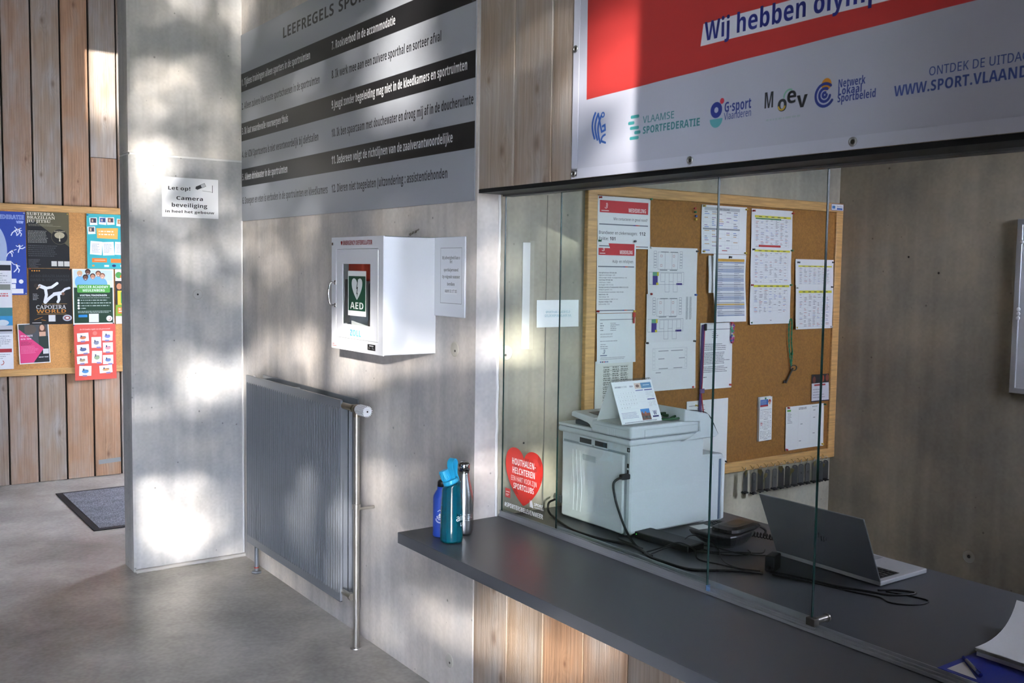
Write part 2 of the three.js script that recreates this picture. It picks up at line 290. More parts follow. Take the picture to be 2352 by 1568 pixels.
// ------------------------------------------------------------------ trees outside the glazing; the low sun comes through the gaps in their crowns
{
  const U = V3(SUN.z, 0, -SUN.x).normalize(), Vv = new THREE.Vector3().crossVectors(SUN, U).negate(); if (Vv.y < 0) Vv.negate();
  // gaps: [across, up, half width, half height, openness]
  const gaps = [[0.62, 1.02, 0.24, 0.12, 1.0], [-1.5, 3.45, 0.3, 0.36, 1.0], [1.62, 1.68, 0.15, 0.2, 1.0], [1.6, 1.88, 0.12, 0.08, 0.7], [1.36, -0.03, 0.2, 0.12, 1.0], [0.92, 2.18, 0.13, 0.22, 1.0], [-0.09, 2.98, 0.13, 0.11, 0.8], [-0.12, 2.71, 0.09, 0.09, 0.6], [-0.34, 2.47, 0.14, 0.13, 0.6], [-0.46, 2.53, 0.06, 0.13, 0.5], [-0.24, 2.29, 0.12, 0.14, 0.6], [-0.42, 2.27, 0.12, 0.11, 0.5], [-0.46, 2.04, 0.1, 0.13, 0.5], [-0.06, 1.9, 0.06, 0.17, 0.7], [-0.27, 1.66, 0.13, 0.16, 0.6], [-0.15, 0.97, 0.13, 0.09, 0.8], [-0.44, 0.9, 0.12, 0.05, 0.6], [-0.44, 0.45, 0.11, 0.05, 0.8], [-0.09, 0.49, 0.09, 0.05, 0.7], [-0.36, 0.26, 0.2, 0.19, 0.75], [0.1, 1.75, 0.09, 0.18, 0.5], [0.06, 1.93, 0.08, 0.09, 0.6], [0.2, 2.03, 0.06, 0.27, 0.5], [0.93, 2.18, 0.1, 0.18, 1.0], [0.73, 2.25, 0.11, 0.13, 0.6], [0.85, 2.39, 0.1, 0.07, 0.8], [0.99, 1.85, 0.06, 0.08, 0.4], [0.28, 1.48, 0.18, 0.18, 0.2], [0.28, 1.15, 0.23, 0.09, 0.65], [0.47, 1.01, 0.14, 0.05, 0.9], [0.85, 0.89, 0.19, 0.08, 0.9], [0.8, 0.75, 0.07, 0.11, 0.7], [0.84, 0.59, 0.06, 0.26, 0.5], [1.12, 0.74, 0.06, 0.1, 0.4], [0.8, -0.11, 0.07, 0.1, 0.7], [0.95, 0.08, 0.07, 0.11, 0.3], [1.24, -0.07, 0.06, 0.09, 1.0], [1.36, -0.04, 0.1, 0.09, 0.9], [1.45, 0.05, 0.06, 0.06, 0.6], [1.5, -0.05, 0.06, 0.05, 0.7], [1.58, -0.03, 0.06, 0.05, 0.5], [1.55, 1.72, 0.06, 0.09, 1.0], [1.49, 1.64, 0.07, 0.08, 0.8], [1.51, 1.89, 0.06, 0.08, 0.6], [1.49, 1.49, 0.06, 0.05, 0.7], [1.22, 1.97, 0.06, 0.07, 0.6], [1.32, 1.95, 0.06, 0.08, 0.4], [1.4, 1.9, 0.06, 0.08, 0.5], [0.68, 1.09, 0.11, 0.08, 0.9], [0.5, 0.28, 0.12, 0.24, 0.7], [0.49, 0.56, 0.11, 0.05, 0.4], [0.17, 0.95, 0.14, 0.05, 0.6], [1.33, 0.84, 0.11, 0.2, 0.7], [1.43, 0.59, 0.11, 0.1, 0.6], [1.19, 1.15, 0.06, 0.32, 0.2], [1.21, 0.63, 0.06, 0.19, 0.5], [1.5, 1.41, 0.06, 0.1, 0.5], [1.56, 0.52, 0.06, 0.16, 0.7], [-1.41, 3.31, 0.11, 0.26, 1.0], [-1.4, 2.96, 0.1, 0.13, 0.5], [-1.38, 1.02, 0.08, 0.2, 0.4]];
  const open = (u, v) => { let t = u > -0.75 && u < 1.0 ? 0.12 : 0.05; for (const [a, b, ru, rv, k] of gaps) { const q = ((u - a) / (ru * 1.35)) ** 2 + ((v - b) / (rv * 1.35)) ** 2; if (q < 4) t = Math.max(t, k / (1 + q ** 3)); } return t; };
  const bark = std(0x4a4136, 0.9), leafMat = new THREE.MeshPhysicalMaterial({ color: 0x55702f, roughness: 0.7, side: THREE.DoubleSide });
  const leaf = new THREE.BufferGeometry(); {
    const o = [[0, 0], [0.3, 0.33], [0.42, 0.62], [0.28, 0.88], [0, 1], [-0.28, 0.88], [-0.42, 0.62], [-0.3, 0.33]], p = [];
    for (let i = 1; i < 7; i++) p.push(0, 0, 0, o[i][0], o[i][1] - 0, Math.abs(o[i][0]) * 0.15, o[i + 1][0], o[i + 1][1], Math.abs(o[i + 1][0]) * 0.15);
    leaf.setAttribute('position', new THREE.Float32BufferAttribute(p, 3)); leaf.computeVertexNormals();
  }
  const r = rng(404), all = [[], []], dummy = new THREE.Object3D();
  const put = (P, s, k) => { dummy.position.copy(P); dummy.rotation.set(r() * 6.28, r() * 6.28, r() * 6.28); dummy.scale.setScalar(s); dummy.updateMatrix(); all[k].push(dummy.matrix.clone()); };
  let n = 0, tries = 0;
  while (n < 16000 && tries++ < 400000) {                               // crown between the sun and the hall
    const u = -2.5 + r() * 4.7, v = -0.75 + r() * 5.2, t = 17 + r() * 5;
    if (r() > -Math.log(Math.max(open(u, v), 0.02)) / 3.92) continue;
    const P = V3(0, 0, 0).addScaledVector(SUN, t).addScaledVector(U, u).addScaledVector(Vv, v);
    if (P.y < 0.4) continue;
    put(P, 0.12 + r() * 0.06, u > -0.1 ? 0 : 1); n++;
  }
  [[3.4, 0], [-3.3, 1]].forEach(([u, k]) => {                           // trunks stand either side of the gaps
    const c = V3(0, 0, 0).addScaledVector(SUN, 19.5).addScaledVector(U, u);
    const t = thing('tree', k ? 'leafy tree outside the glazed hall front, further from the reception' : 'leafy tree outside the glazed hall front, on the reception side', 'tree', [c.x, -0.05, c.z]);
    part('trunk', lathe([[0.2, 0], [0.15, 0.6], [0.13, 2.4], [0.1, 6.5], [0.02, 9]], 14), bark, t);
    for (let i = 0; i < 9; i++) {
      const y = 4 + i * 0.5, side = (k ? 1 : -1), reach = 1.0 + r() * 0.6, e = U.clone().multiplyScalar((i % 2 ? -0.7 : 1) * side * reach).addScaledVector(SUN, (r() - 0.5) * 1.6); 
      part('branch', tube([[0, y, 0], [e.x * 0.4, y + 0.3, e.z * 0.4], [e.x, y + 0.7, e.z]], 0.025, 6, 10), bark, t);
    }
    for (let i = 0; i < 5000; i++) {                                    // rest of the crown round the trunk
      const a = r() * 6.28, q = Math.sqrt(r()), y = 3.4 + r() * 5.6, w = 1.55 * Math.sqrt(Math.max(0, 1 - ((y - 6.2) / 3.2) ** 2)), P = V3(c.x + Math.cos(a) * q * w, y, c.z + Math.sin(a) * q * w), uu = P.dot(U);
      if (uu > -1.75 && uu < 1.75) continue;
      put(P, 0.11 + r() * 0.06, k);
    }
    const im = shadowed(new THREE.InstancedMesh(leaf, leafMat, all[k].length)); im.name = 'leaves'; im.userData.kind = 'stuff';
    const inv = new THREE.Matrix4().makeTranslation(-c.x, 0.05, -c.z);
    all[k].forEach((m, i) => im.setMatrixAt(i, inv.clone().multiply(m)));
    t.add(im);
  });
}

// ------------------------------------------------------------------ hall: notice board with posters on the boarded wall
const faceX = [0, PI / 2, 0];                                            // turns a front that faces +z towards +x
function sheetGeo(w, h, curl = 0, seed = 1) {                            // a sheet of paper, slightly lifted at its lower corners; origin at its centre
  const g = new THREE.PlaneGeometry(w, h, 8, 8), p = g.attributes.position, r = rng(seed), a = r(), b = r(), c = r();
  for (let i = 0; i < p.count; i++) {
    const x = p.getX(i) / w + 0.5, y = p.getY(i) / h + 0.5, low = (1 - y) ** 2;
    p.setZ(i, curl * (low * (0.35 + 0.65 * Math.abs(x - a) ** 1.5) + 0.18 * Math.sin((x * 1.4 + b) * PI) * (1 - y) + 0.1 * Math.sin(y * PI * 2 + c * 6)) + 0.0006 + curl * 0.12);
  }
  g.computeVertexNormals(); return g;
}
function frameGeo(w, h, bar, depth, r = 0.004) {                        // four mitred bars round an opening w x h (outer size), front at z = depth
  return plate(rect(-w / 2, w / 2, -h / 2, h / 2), [rect(-w / 2 + bar, w / 2 - bar, -h / 2 + bar, h / 2 - bar).reverse()], depth - r, r).translate(0, 0, r * 0.5);
}
{
  const z1 = 1.55, z0 = -0.75, W = z1 - z0, y0 = 0.815, y1 = 2.07;
  const b = thing('notice_board', 'wide cork notice board with a beech frame on the weathered plank wall', 'notice board', [-2.63, (y0 + y1) / 2, (z0 + z1) / 2], faceX);
  part('cork_panel', metricUV(span(-W / 2 + 0.02, W / 2 - 0.02, -(y1 - y0) / 2 + 0.02, (y1 - y0) / 2 - 0.02, 0, 0.012)), new THREE.MeshStandardMaterial({ map: corkMap(131, [0.77, 0.56, 0.33]), roughness: 0.85 }), b);
  part('frame', metricUV(frameGeo(W, y1 - y0, 0.041, 0.02)), M.beech, b);
}
function poster(name, label, z, y, w, h, tw, th, draw, off = 0, tilt = 0, curl = 0.004) {
  const m = new THREE.MeshStandardMaterial({ map: canvasTex(tw, th, draw), roughness: 0.42, side: THREE.DoubleSide });
  return solo(name, label, 'poster', sheetGeo(w, h, curl, Math.round(z * 1000 + y * 100)), m, [-2.6135 + off, y, z], [tilt, PI / 2, 0], 'posters on the plank wall notice board');
}
const figure = (c, x, y, s, col, kind) => {                             // small sports figure in plain silhouette
  c.strokeStyle = col; c.fillStyle = col; c.lineCap = 'round'; c.lineJoin = 'round';
  const L = (w, ...p) => { c.lineWidth = w * s; c.beginPath(); p.forEach(([a, b], i) => (i ? c.lineTo(x + a * s, y + b * s) : c.moveTo(x + a * s, y + b * s))); c.stroke(); };
  const head = (a, b, col2) => { c.fillStyle = col2; c.beginPath(); c.arc(x + a * s, y + b * s, 1.5 * s, 0, 7); c.fill(); c.fillStyle = col; };
  if (kind === 0) { L(4, [0, 0], [1, 7]); L(2.6, [1, 7], [-2, 12], [-3, 18]); L(2.6, [1, 7], [7, 8], [13, 4]); L(1.9, [0, 0], [-5, 3], [-8, 0]); L(1.9, [0, 1], [5, 2], [8, -1]); head(-1, -3.5, '#6b4a3a'); }
  if (kind === 1) { L(4, [0, 0], [-6, 4]); L(2.6, [-6, 4], [-12, 9], [-15, 16]); L(2.6, [-5, 4], [-1, 10], [-1, 16]); L(1.9, [0, 0], [5, -2], [10, -4]); L(1.9, [0, 0], [2, 6]); head(2, -1, '#5a3c2e'); }
  if (kind === 2) { L(4, [0, 0], [2, 7]); L(2.6, [2, 7], [6, 12], [4, 18]); L(2.6, [2, 7], [-2, 13], [-6, 17]); L(1.9, [0, 0], [-7, -2], [-11, -7]); L(1.9, [0, 1], [7, 3]); head(-0.5, -3.5, '#7a4c38'); }
};
const inPlate = (c, x, y, w, h, col = '#fff') => { c.fillStyle = col; c.fillRect(x, y, w, h); };
poster('federation_poster', 'blue judo federation poster with white throwing figures', 0.79, 1.712, 0.22, 0.605, 256, 704, (c, w, h) => {
  c.fillStyle = '#2b4aa6'; c.fillRect(0, 0, w, h); c.fillStyle = '#b9cbe8'; c.beginPath(); c.ellipse(-40, 330, 150, 250, 0, 0, 7); c.fill();
  c.strokeStyle = '#b9c8ef'; c.lineWidth = 3; c.font = 'bold 46px sans-serif'; c.strokeText('U', -12, 62); c.strokeText('FEDERATIE', 30, 62, 215); c.font = 'bold 26px sans-serif'; c.strokeText('VZW', 185, 96);
  figure(c, 190, 150, 3.1, '#f2f4fa', 1); figure(c, 205, 150, 3.0, '#f2f4fa', 2); figure(c, 205, 285, 3.2, '#f2f4fa', 0); figure(c, 150, 330, 3.0, '#f2f4fa', 1); figure(c, 180, 450, 3.4, '#f2f4fa', 2);
  inPlate(c, 118, 566, 58, 38); inPlate(c, 118, 610, 52, 40); inPlate(c, 118, 652, 110, 40); c.beginPath(); c.arc(212, 590, 18, 0, 7); c.fill();
});
poster('jiu_jitsu_poster', 'black and olive jiu jitsu poster with a round tree emblem', 0.53, 1.815, 0.29, 0.415, 512, 732, (c, w, h) => {
  c.fillStyle = '#15171a'; c.fillRect(0, 0, w, h); c.fillStyle = '#5f5a42'; c.beginPath(); c.moveTo(0, 0); c.lineTo(w, 0); c.lineTo(w, 450); c.lineTo(80, 110); c.lineTo(0, 150); c.fill();
  c.fillStyle = '#e9e3cf'; fit(c, 'SUBTERRA', 5, 48, 330, 50, 'bold', 'serif'); fit(c, 'BRAZILIAN', 5, 95, 340, 50, 'bold', 'serif'); fit(c, 'JIU JITSU', 5, 142, 285, 50, 'bold', 'serif');
  c.fillStyle = '#9b977f'; print(c, 20, 165, 450, 2, 16, 5, '#9b977f', 5); print(c, 15, 250, 240, 9, 18, 6, '#b9b7ab', 6, 0.15); print(c, 15, 440, 350, 6, 26, 7, '#5c5f63', 7, 0.2); print(c, 15, 620, 150, 7, 16, 4, '#85868a', 8);
  c.fillStyle = '#0d0e10'; c.beginPath(); c.arc(395, 320, 98, 0, 7); c.fill(); c.strokeStyle = '#57533f'; c.lineWidth = 6; c.stroke();
  c.fillStyle = '#b8ae8f'; c.beginPath(); c.ellipse(395, 300, 62, 42, 0, 0, 7); c.fill(); c.fillStyle = '#d8d0b4'; c.beginPath(); c.moveTo(388, 380); c.lineTo(392, 300); c.lineTo(398, 300); c.lineTo(404, 380); c.fill();
  c.fillStyle = '#c7bea0'; fit(c, 'SUBTERRA', 330, 258, 130, 22, 'bold', 'sans-serif');
  for (const x of [290, 370, 445]) inPlate(c, x, 640, 66, 66, '#d9d7ce');
});
poster('community_poster', 'turquoise sports poster with pinned white notes and small photos', 0.115, 1.815, 0.29, 0.415, 512, 732, (c, w, h) => {
  c.fillStyle = '#3fb2b4'; c.fillRect(0, 0, w, h);
  const note = (x, y, ww, hh, a) => { c.save(); c.translate(x, y); c.rotate(a); inPlate(c, -ww / 2, -hh / 2, ww, hh, '#f4f5f4'); c.restore(); };
  [[85, 100, '#4a3a44'], [205, 90, '#3d5f9c'], [305, 88, '#8a5a48'], [430, 105, '#c98a4a'], [60, 220, '#7b6b5c'], [490, 220, '#59708a']].forEach(([x, y, k], i) => { note(x, y, 96, 100, (i % 2 ? 0.08 : -0.07)); c.save(); c.translate(x, y - 6); inPlate(c, -36, -36, 72, 60, k); inPlate(c, -20, -20, 18, 34, '#d9b79a'); inPlate(c, 6, -24, 20, 40, '#2d3a52'); c.restore(); });
  c.fillStyle = '#f0b455'; c.beginPath(); c.moveTo(120, 190); c.lineTo(400, 180); c.lineTo(392, 330); c.lineTo(130, 322); c.fill(); print(c, 150, 222, 220, 2, 40, 16, '#fbeeda', 3, 0.2);
  note(115, 455, 150, 180, 0.06); note(270, 460, 150, 180, -0.05); note(430, 455, 150, 175, 0.04); for (const x of [60, 215, 375]) print(c, x, 400, 110, 7, 18, 5, '#8d95a5', x, 0.4);
  c.fillStyle = '#ee7f33'; c.fillRect(60, 590, 190, 56); c.fillRect(300, 596, 200, 54); c.fillStyle = '#e9b48a'; c.fillRect(90, 610, 140, 14);
  inPlate(c, 60, 680, 30, 22, '#e6a24a'); inPlate(c, 215, 680, 60, 26, '#eef4f4'); c.fillStyle = '#232c66'; c.beginPath(); c.ellipse(340, 690, 26, 17, 0, 0, 7); c.fill(); inPlate(c, 420, 678, 60, 26, '#dfeeee');
});
poster('capoeira_poster', 'black capoeira poster with two white kicking figures', 0.52, 1.397, 0.295, 0.415, 512, 720, (c, w, h) => {
  c.fillStyle = '#101012'; c.fillRect(0, 0, w, h); c.fillStyle = '#d68b2c'; for (let i = 0; i < 4; i++) { c.beginPath(); c.arc(42 + i * 28, 30, 9, 0, 7); c.fill(); }
  c.fillStyle = '#2e3237'; fit(c, 'AFRO-BRAZILIAANSE', 20, 112, 470, 44); fit(c, 'DANS & VECHTSPORT', 15, 162, 480, 44);
  const L = (col, ww, ...p) => { c.strokeStyle = col; c.lineWidth = ww; c.lineCap = 'round'; c.lineJoin = 'round'; c.beginPath(); p.forEach(([a, b], i) => (i ? c.lineTo(a, b) : c.moveTo(a, b))); c.stroke(); };
  L('#eceef2', 46, [130, 225], [200, 255]); L('#eceef2', 34, [195, 255], [270, 240], [335, 190]); L('#eceef2', 36, [195, 265], [205, 340], [185, 430]); L('#c9a98c', 18, [130, 225], [95, 260]); c.fillStyle = '#33261f'; c.beginPath(); c.arc(85, 220, 26, 0, 7); c.fill();
  L('#e6e8ec', 46, [300, 330], [385, 315]); L('#e6e8ec', 30, [385, 310], [430, 265], [480, 250]); L('#e6e8ec', 38, [295, 335], [240, 380], [190, 435]); L('#e6e8ec', 34, [350, 335], [355, 400], [340, 430]); c.fillStyle = '#7a5a48'; c.beginPath(); c.arc(405, 325, 20, 0, 7); c.fill();
  print(c, 45, 325, 90, 5, 18, 6, '#c9c9c9', 4); c.fillStyle = '#caa05a'; c.fillRect(150, 455, 300, 4); c.fillRect(90, 585, 350, 4);
  c.fillStyle = '#f2f2f2'; fit(c, 'CAPOEIRA', 78, 520, 360, 68, '', 'serif'); c.fillStyle = '#c9822f'; fit(c, 'WORLD', 82, 572, 360, 60, 'bold', 'sans-serif');
  inPlate(c, 225, 600, 82, 84, '#d9d9d9'); c.fillStyle = '#b9bec8'; c.beginPath(); c.ellipse(450, 640, 56, 42, 0, 0, 7); c.fill(); c.fillStyle = '#8c2f2a'; c.beginPath(); c.ellipse(450, 640, 36, 24, 0, 0, 7); c.fill(); c.fillStyle = '#f0f0f0'; c.beginPath(); c.ellipse(450, 640, 22, 14, 0, 0, 7); c.fill();
  c.strokeStyle = '#d68b2c'; c.lineWidth = 5; c.beginPath(); c.moveTo(60, 660); c.lineTo(110, 640); c.lineTo(150, 625); c.stroke(); c.beginPath(); c.moveTo(140, 660); c.lineTo(190, 670); c.stroke(); for (let i = 0; i < 5; i++) c.fillRect(30, 695, 110, 6);
});
poster('soccer_poster', 'dark green soccer academy poster with smiling children in pale blue', 0.22, 1.394, 0.295, 0.42, 512, 728, (c, w, h) => {
  c.fillStyle = '#f2f4f2'; c.fillRect(0, 0, w, h); c.fillStyle = '#cfe0e4'; c.fillRect(14, 14, w - 28, 230); c.fillStyle = '#dfe9cf'; c.fillRect(14, 150, w - 28, 90);
  [[90, 60, '#d9a98b', '#d8b980'], [190, 40, '#6e4a38', '#2a1d18'], [160, 110, '#7a5240', '#221915'], [250, 95, '#c98f70', '#4a2f22'], [320, 60, '#c9906f', '#5a3320'], [370, 90, '#d9a88a', '#8a5a3a']].forEach(([x, y, s, hr]) => { c.fillStyle = '#79b7e2'; c.beginPath(); c.ellipse(x, y + 110, 62, 80, 0, 0, 7); c.fill(); c.fillStyle = hr; c.beginPath(); c.arc(x, y - 6, 34, 0, 7); c.fill(); c.fillStyle = s; c.beginPath(); c.ellipse(x, y + 8, 27, 32, 0, 0, 7); c.fill(); c.fillStyle = '#fff'; c.fillRect(x - 11, y + 20, 22, 7); });
  c.fillStyle = '#173a24'; c.fillRect(14, 244, w - 28, h - 262); c.fillStyle = '#56a845'; c.beginPath(); c.roundRect(55, 205, 410, 105, 16); c.fill();
  c.fillStyle = '#eaf3e4'; fit(c, 'SOCCER ACADEMY', 78, 250, 365, 44); fit(c, 'MEULENBERG', 120, 296, 280, 44); c.fillStyle = '#f2f2f2'; fit(c, 'VOETBALTRAININGEN', 85, 358, 340, 34);
  print(c, 60, 376, 400, 1, 10, 6, '#c9d3cc', 2, 0); [410, 446, 482, 516].forEach((y, i) => { c.fillStyle = '#fff'; c.beginPath(); c.arc(70, y, 14, 0, 7); c.fill(); print(c, 95, y - 5, [330, 380, 360, 70][i], 1, 10, 11, '#b9c6bd', i + 4, 0); });
  print(c, 60, 552, 420, 2, 18, 7, '#c9d3cc', 9, 0.1); c.fillStyle = '#2b88c9'; c.fillRect(65, 600, 110, 34); inPlate(c, 195, 590, 122, 112, '#e6e8e6'); c.fillStyle = '#eef0ee'; c.beginPath(); c.arc(450, 655, 38, 0, 7); c.fill(); c.strokeStyle = '#b8524c'; c.lineWidth = 6; c.beginPath(); c.arc(446, 655, 20, -1, 2); c.stroke();
}, 0.002);
poster('fit_and_taste_flyer', 'small pink and dark flyer with a portrait photo and white border', 0.64, 1.05, 0.21, 0.298, 384, 544, (c, w, h) => {
  c.fillStyle = '#f2f2f2'; c.fillRect(0, 0, w, h); c.fillStyle = '#4c5256'; c.fillRect(12, 12, w - 24, h - 24); c.fillStyle = '#5f544a'; c.beginPath(); c.ellipse(150, 80, 80, 62, 0, 0, 7); c.fill(); c.fillStyle = '#39443f'; c.fillRect(12, 12, 70, 170); c.fillStyle = '#22262a'; c.fillRect(190, 350, 182, 180);
  c.fillStyle = '#5a3c2c'; c.beginPath(); c.ellipse(302, 100, 44, 95, 0, 0, 7); c.fill(); c.fillStyle = '#d9ad92'; c.beginPath(); c.ellipse(300, 65, 28, 40, 0, 0, 7); c.fill(); c.fillRect(262, 120, 80, 70); c.fillStyle = '#23342f'; c.fillRect(250, 180, 122, 190);
  c.fillStyle = '#e0457f'; c.beginPath(); c.moveTo(12, 72); c.lineTo(310, 345); c.lineTo(175, 530); c.lineTo(12, 530); c.fill();
  c.fillStyle = '#f6f0f2'; fit(c, 'FIT & TASTE', 30, 178, 150, 32); fit(c, '05/10 - 10/10', 30, 216, 130, 26); print(c, 28, 245, 150, 3, 18, 6, '#8a1f4a', 3); print(c, 28, 305, 230, 6, 18, 5, '#f09ab9', 4, 0.3); inPlate(c, 298, 352, 70, 68, '#dedede'); c.fillStyle = '#fff'; fit(c, 'IMPACT TEAM', 240, 470, 120, 20);
}, 0, 0.03);
poster('gym_rules_poster', 'coral red gym rules poster with ten white sketch cards, hanging over the frame', 0.215, 0.972, 0.3, 0.425, 512, 726, (c, w, h) => {
  c.fillStyle = '#dd5a4e'; c.fillRect(0, 0, w, h); c.fillStyle = '#f6ded9'; fit(c, 'De 10 Gouden regels van de gymnastiek', 70, 72, 375, 24, 'italic', 'serif'); c.beginPath(); c.arc(255, 118, 28, 0, 7); c.fillStyle = '#e58076'; c.fill();
  [[38, 110, 140, 110, 0], [210, 168, 120, 140, 1], [345, 95, 130, 125, 2], [32, 260, 148, 120, 3], [350, 245, 125, 130, 4], [210, 350, 125, 160, 5], [28, 410, 130, 100, 6], [345, 410, 130, 120, 7], [50, 540, 150, 130, 8], [300, 545, 160, 100, 9]].forEach(([x, y, ww, hh, i]) => {
    c.save(); c.translate(x + ww / 2, y + hh / 2); c.rotate((i % 3 - 1) * 0.05); inPlate(c, -ww / 2, -hh / 2, ww, hh, '#f3f2f0'); const k = ['#c9744a', '#8a93a5', '#7d86c9', '#5f6f96', '#e0a0a8', '#9fb58a', '#b8a27a', '#6f88b8', '#4f93c9', '#d9a66a'][i];
    c.fillStyle = k; c.beginPath(); c.ellipse(0, 6, ww * 0.27, hh * 0.18, 0, 0, 7); c.fill(); c.fillStyle = '#4d4f63'; c.fillRect(-ww * 0.2, -hh * 0.22, ww * 0.12, hh * 0.2); c.fillRect(ww * 0.05, -hh * 0.1, ww * 0.2, 6); inPlate(c, -30 + i % 2 * 30, hh * 0.42, 52, 20, '#8f86b5'); c.restore();
  });
}, 0.012, 0.01, 0.002);
poster('information_sheet', 'tall white information sheet with a photo of blue water', 0.86, 1.262, 0.16, 0.79, 160, 790, (c, w, h) => {
  c.fillStyle = '#eef0f4'; c.fillRect(0, 0, w, h); inPlate(c, 60, 30, 95, 40, '#25272b'); print(c, 10, 90, 140, 6, 16, 5, '#9aa0ac', 3); inPlate(c, 60, 170, 90, 40, '#8a8f86'); print(c, 20, 235, 120, 2, 16, 7, '#c4363a', 5, 0.1);
  inPlate(c, 0, 340, w, 80, '#3f7f86'); inPlate(c, 0, 400, w, 70, '#3b9bd0'); c.fillStyle = '#d9e6ea'; c.beginPath(); c.ellipse(95, 450, 40, 22, 0, 0, 7); c.fill(); inPlate(c, 0, 470, w, 60, '#c9ccd2'); inPlate(c, 60, 500, 95, 12, '#1d2126'); print(c, 10, 545, 140, 6, 14, 5, '#9aa0ac', 8); inPlate(c, 20, 640, 130, 26, '#b02f3c'); print(c, 10, 680, 140, 3, 14, 4, '#9aa0ac', 9);
  c.strokeStyle = '#b8443c'; c.lineWidth = 4; c.beginPath(); c.arc(80, 740, 16, -1, 1.8); c.stroke();
}, 0.0022);
poster('children_poster', 'narrow colourful poster with children beside the soccer poster', -0.08, 1.394, 0.28, 0.42, 256, 384, (c, w, h) => {
  c.fillStyle = '#f4f3ee'; c.fillRect(0, 0, w, h); c.fillStyle = '#4f9a4a'; c.beginPath(); c.arc(24, 40, 22, 0, 7); c.fill(); c.fillStyle = '#e88a2c'; c.beginPath(); c.arc(44, 50, 12, 0, 7); c.fill(); inPlate(c, 0, 82, w, 170, '#2b2724'); c.fillStyle = '#c98b66'; c.beginPath(); c.ellipse(26, 120, 18, 22, 0, 0, 7); c.fill(); inPlate(c, 14, 150, 60, 100, '#e8c33f'); inPlate(c, 36, 160, 30, 80, '#3f9a4f');
  inPlate(c, 0, 250, w, 80, '#7fa536'); inPlate(c, 14, 268, 90, 44, '#e58a3a'); print(c, 20, 276, 70, 2, 16, 8, '#f7eedb', 2, 0.1); inPlate(c, 0, 330, w, 54, '#f0efe9');
});
// small brightly coloured pins of that board
const pinGeo = lathe([[0, 0.011], [0.0042, 0.011], [0.0045, 0.0095], [0.0026, 0.0085], [0.0024, 0.004], [0.0042, 0.003], [0.0046, 0.001], [0, 0.001]], 12).rotateX(PI / 2), needleGeo = cyl(0.0005, 0.0003, 0.004, 6).rotateX(PI / 2).translate(0, 0, -0.001);
const pinMats = { r: std(0xb3271f, 0.3), g: std(0x1d6e48, 0.3), b: std(0x2a55a5, 0.3), y: std(0xd2b23a, 0.3), k: std(0x14171a, 0.3), w: std(0xe4e4e2, 0.3), p: std(0xc04a86, 0.3) };
const pinWord = { r: 'red', g: 'green', b: 'blue', y: 'yellow', k: 'black', w: 'white', p: 'pink' };
function pin(k, x, y, z, where, group) {                                  // where: words, or the sheets of the board to find the corner it holds
  if (typeof where !== 'string') {
    let best = 1e9, text = ''; for (const q of where) for (const [yy, ya] of [[q.y1, 'upper'], [q.y0, 'lower']]) for (const [zz, za] of [[q.z1, 'hall-side'], [q.z0, 'far']]) { const d = Math.hypot(y - yy, z - zz); if (d < best) { best = d; text = `at the ${ya} ${za} corner of the ${q.short}`; } }
    where = best < 0.07 ? text : 'stuck in the bare cork of the office pin board'; if (best > 0.07) group += ', loose';
  }
  const t = thing('push_pin', `${pinWord[k]} push pin ${where}`, 'pin', [x, y, z], [0.25 * Math.sin(y * 91), PI / 2 + 0.3 * Math.sin(z * 77), 0], group);
  part('head', pinGeo, pinMats[k], t); part('needle', needleGeo, M.steel, t);
}
const hallSheets = [['blue judo poster', 2.012, 1.41, 0.9, 0.68], ['jiu jitsu poster', 2.02, 1.608, 0.675, 0.385], ['turquoise poster', 2.02, 1.608, 0.26, -0.03], ['capoeira poster', 1.604, 1.19, 0.667, 0.373], ['soccer poster', 1.604, 1.184, 0.367, 0.073], ['coral gym rules poster', 1.18, 0.76, 0.365, 0.065], ['pink flyer', 1.2, 0.9, 0.745, 0.535]].map(([short, y1, y0, z1, z0]) => ({ short, y1, y0, z1, z0 }));
for (const [k, y, z] of [['w', 2.005, 0.692], ['y', 2.012, 0.395], ['b', 2.012, 0.255], ['r', 1.6, 0.66], ['r', 1.6, 0.385], ['w', 1.42, 0.69], ['b', 1.18, 0.365], ['k', 1.19, 0.08], ['g', 0.978, 0.39]]) pin(k, -2.6085, y, z, Math.abs(y - 0.978) < 0.01 ? 'alone in the cork beside the pink flyer' : hallSheets, 'pins of the hall notice board');

// ------------------------------------------------------------------ door mat, tape
{
  const t = thing('door_mat', 'grey speckled door mat with a black rubber border on the concrete floor', 'mat', [-1.56, 0, 0.02], [0, 0, 0]);
  const pile = dataTex(512, 512, (u, v) => { const n = fbm(u, v, 128, 128, 2, 201), b = fbm(u, v, 8, 8, 3, 203), s = vnoise(u * 256, v * 256, 256, 256, 205), k = 0.45 + (n - 0.5) * 0.5 + (b - 0.5) * 0.1 + (s > 0.82 ? 0.18 : 0); return [k * 0.98, k, k * 1.06]; });
  pile.repeat.set(2, 2);
  const out = rect(-0.6, 0.58, -0.575, 0.575), inn = rect(-0.56, 0.54, -0.535, 0.535);
  part('rubber_border', plate(out, [inn.slice().reverse()], 0.004, 0.001).rotateX(-PI / 2).translate(0, 0.001, 0), M.rubber, t);
  part('pile', metricUV(span(-0.56, 0.54, 0.0005, 0.008, -0.535, 0.535)), new THREE.MeshStandardMaterial({ map: pile, bumpMap: pile, bumpScale: 0.004, roughness: 0.95 }), t);
}
solo('tape_strip', 'strip of grey cloth tape low across one plank of the boarded wall', 'tape', sheetGeo(0.165, 0.034, 0.001, 3), std(0x878c8e, 0.5), [-2.628, 0.115, 0.117], [0.05, PI / 2, 0]);

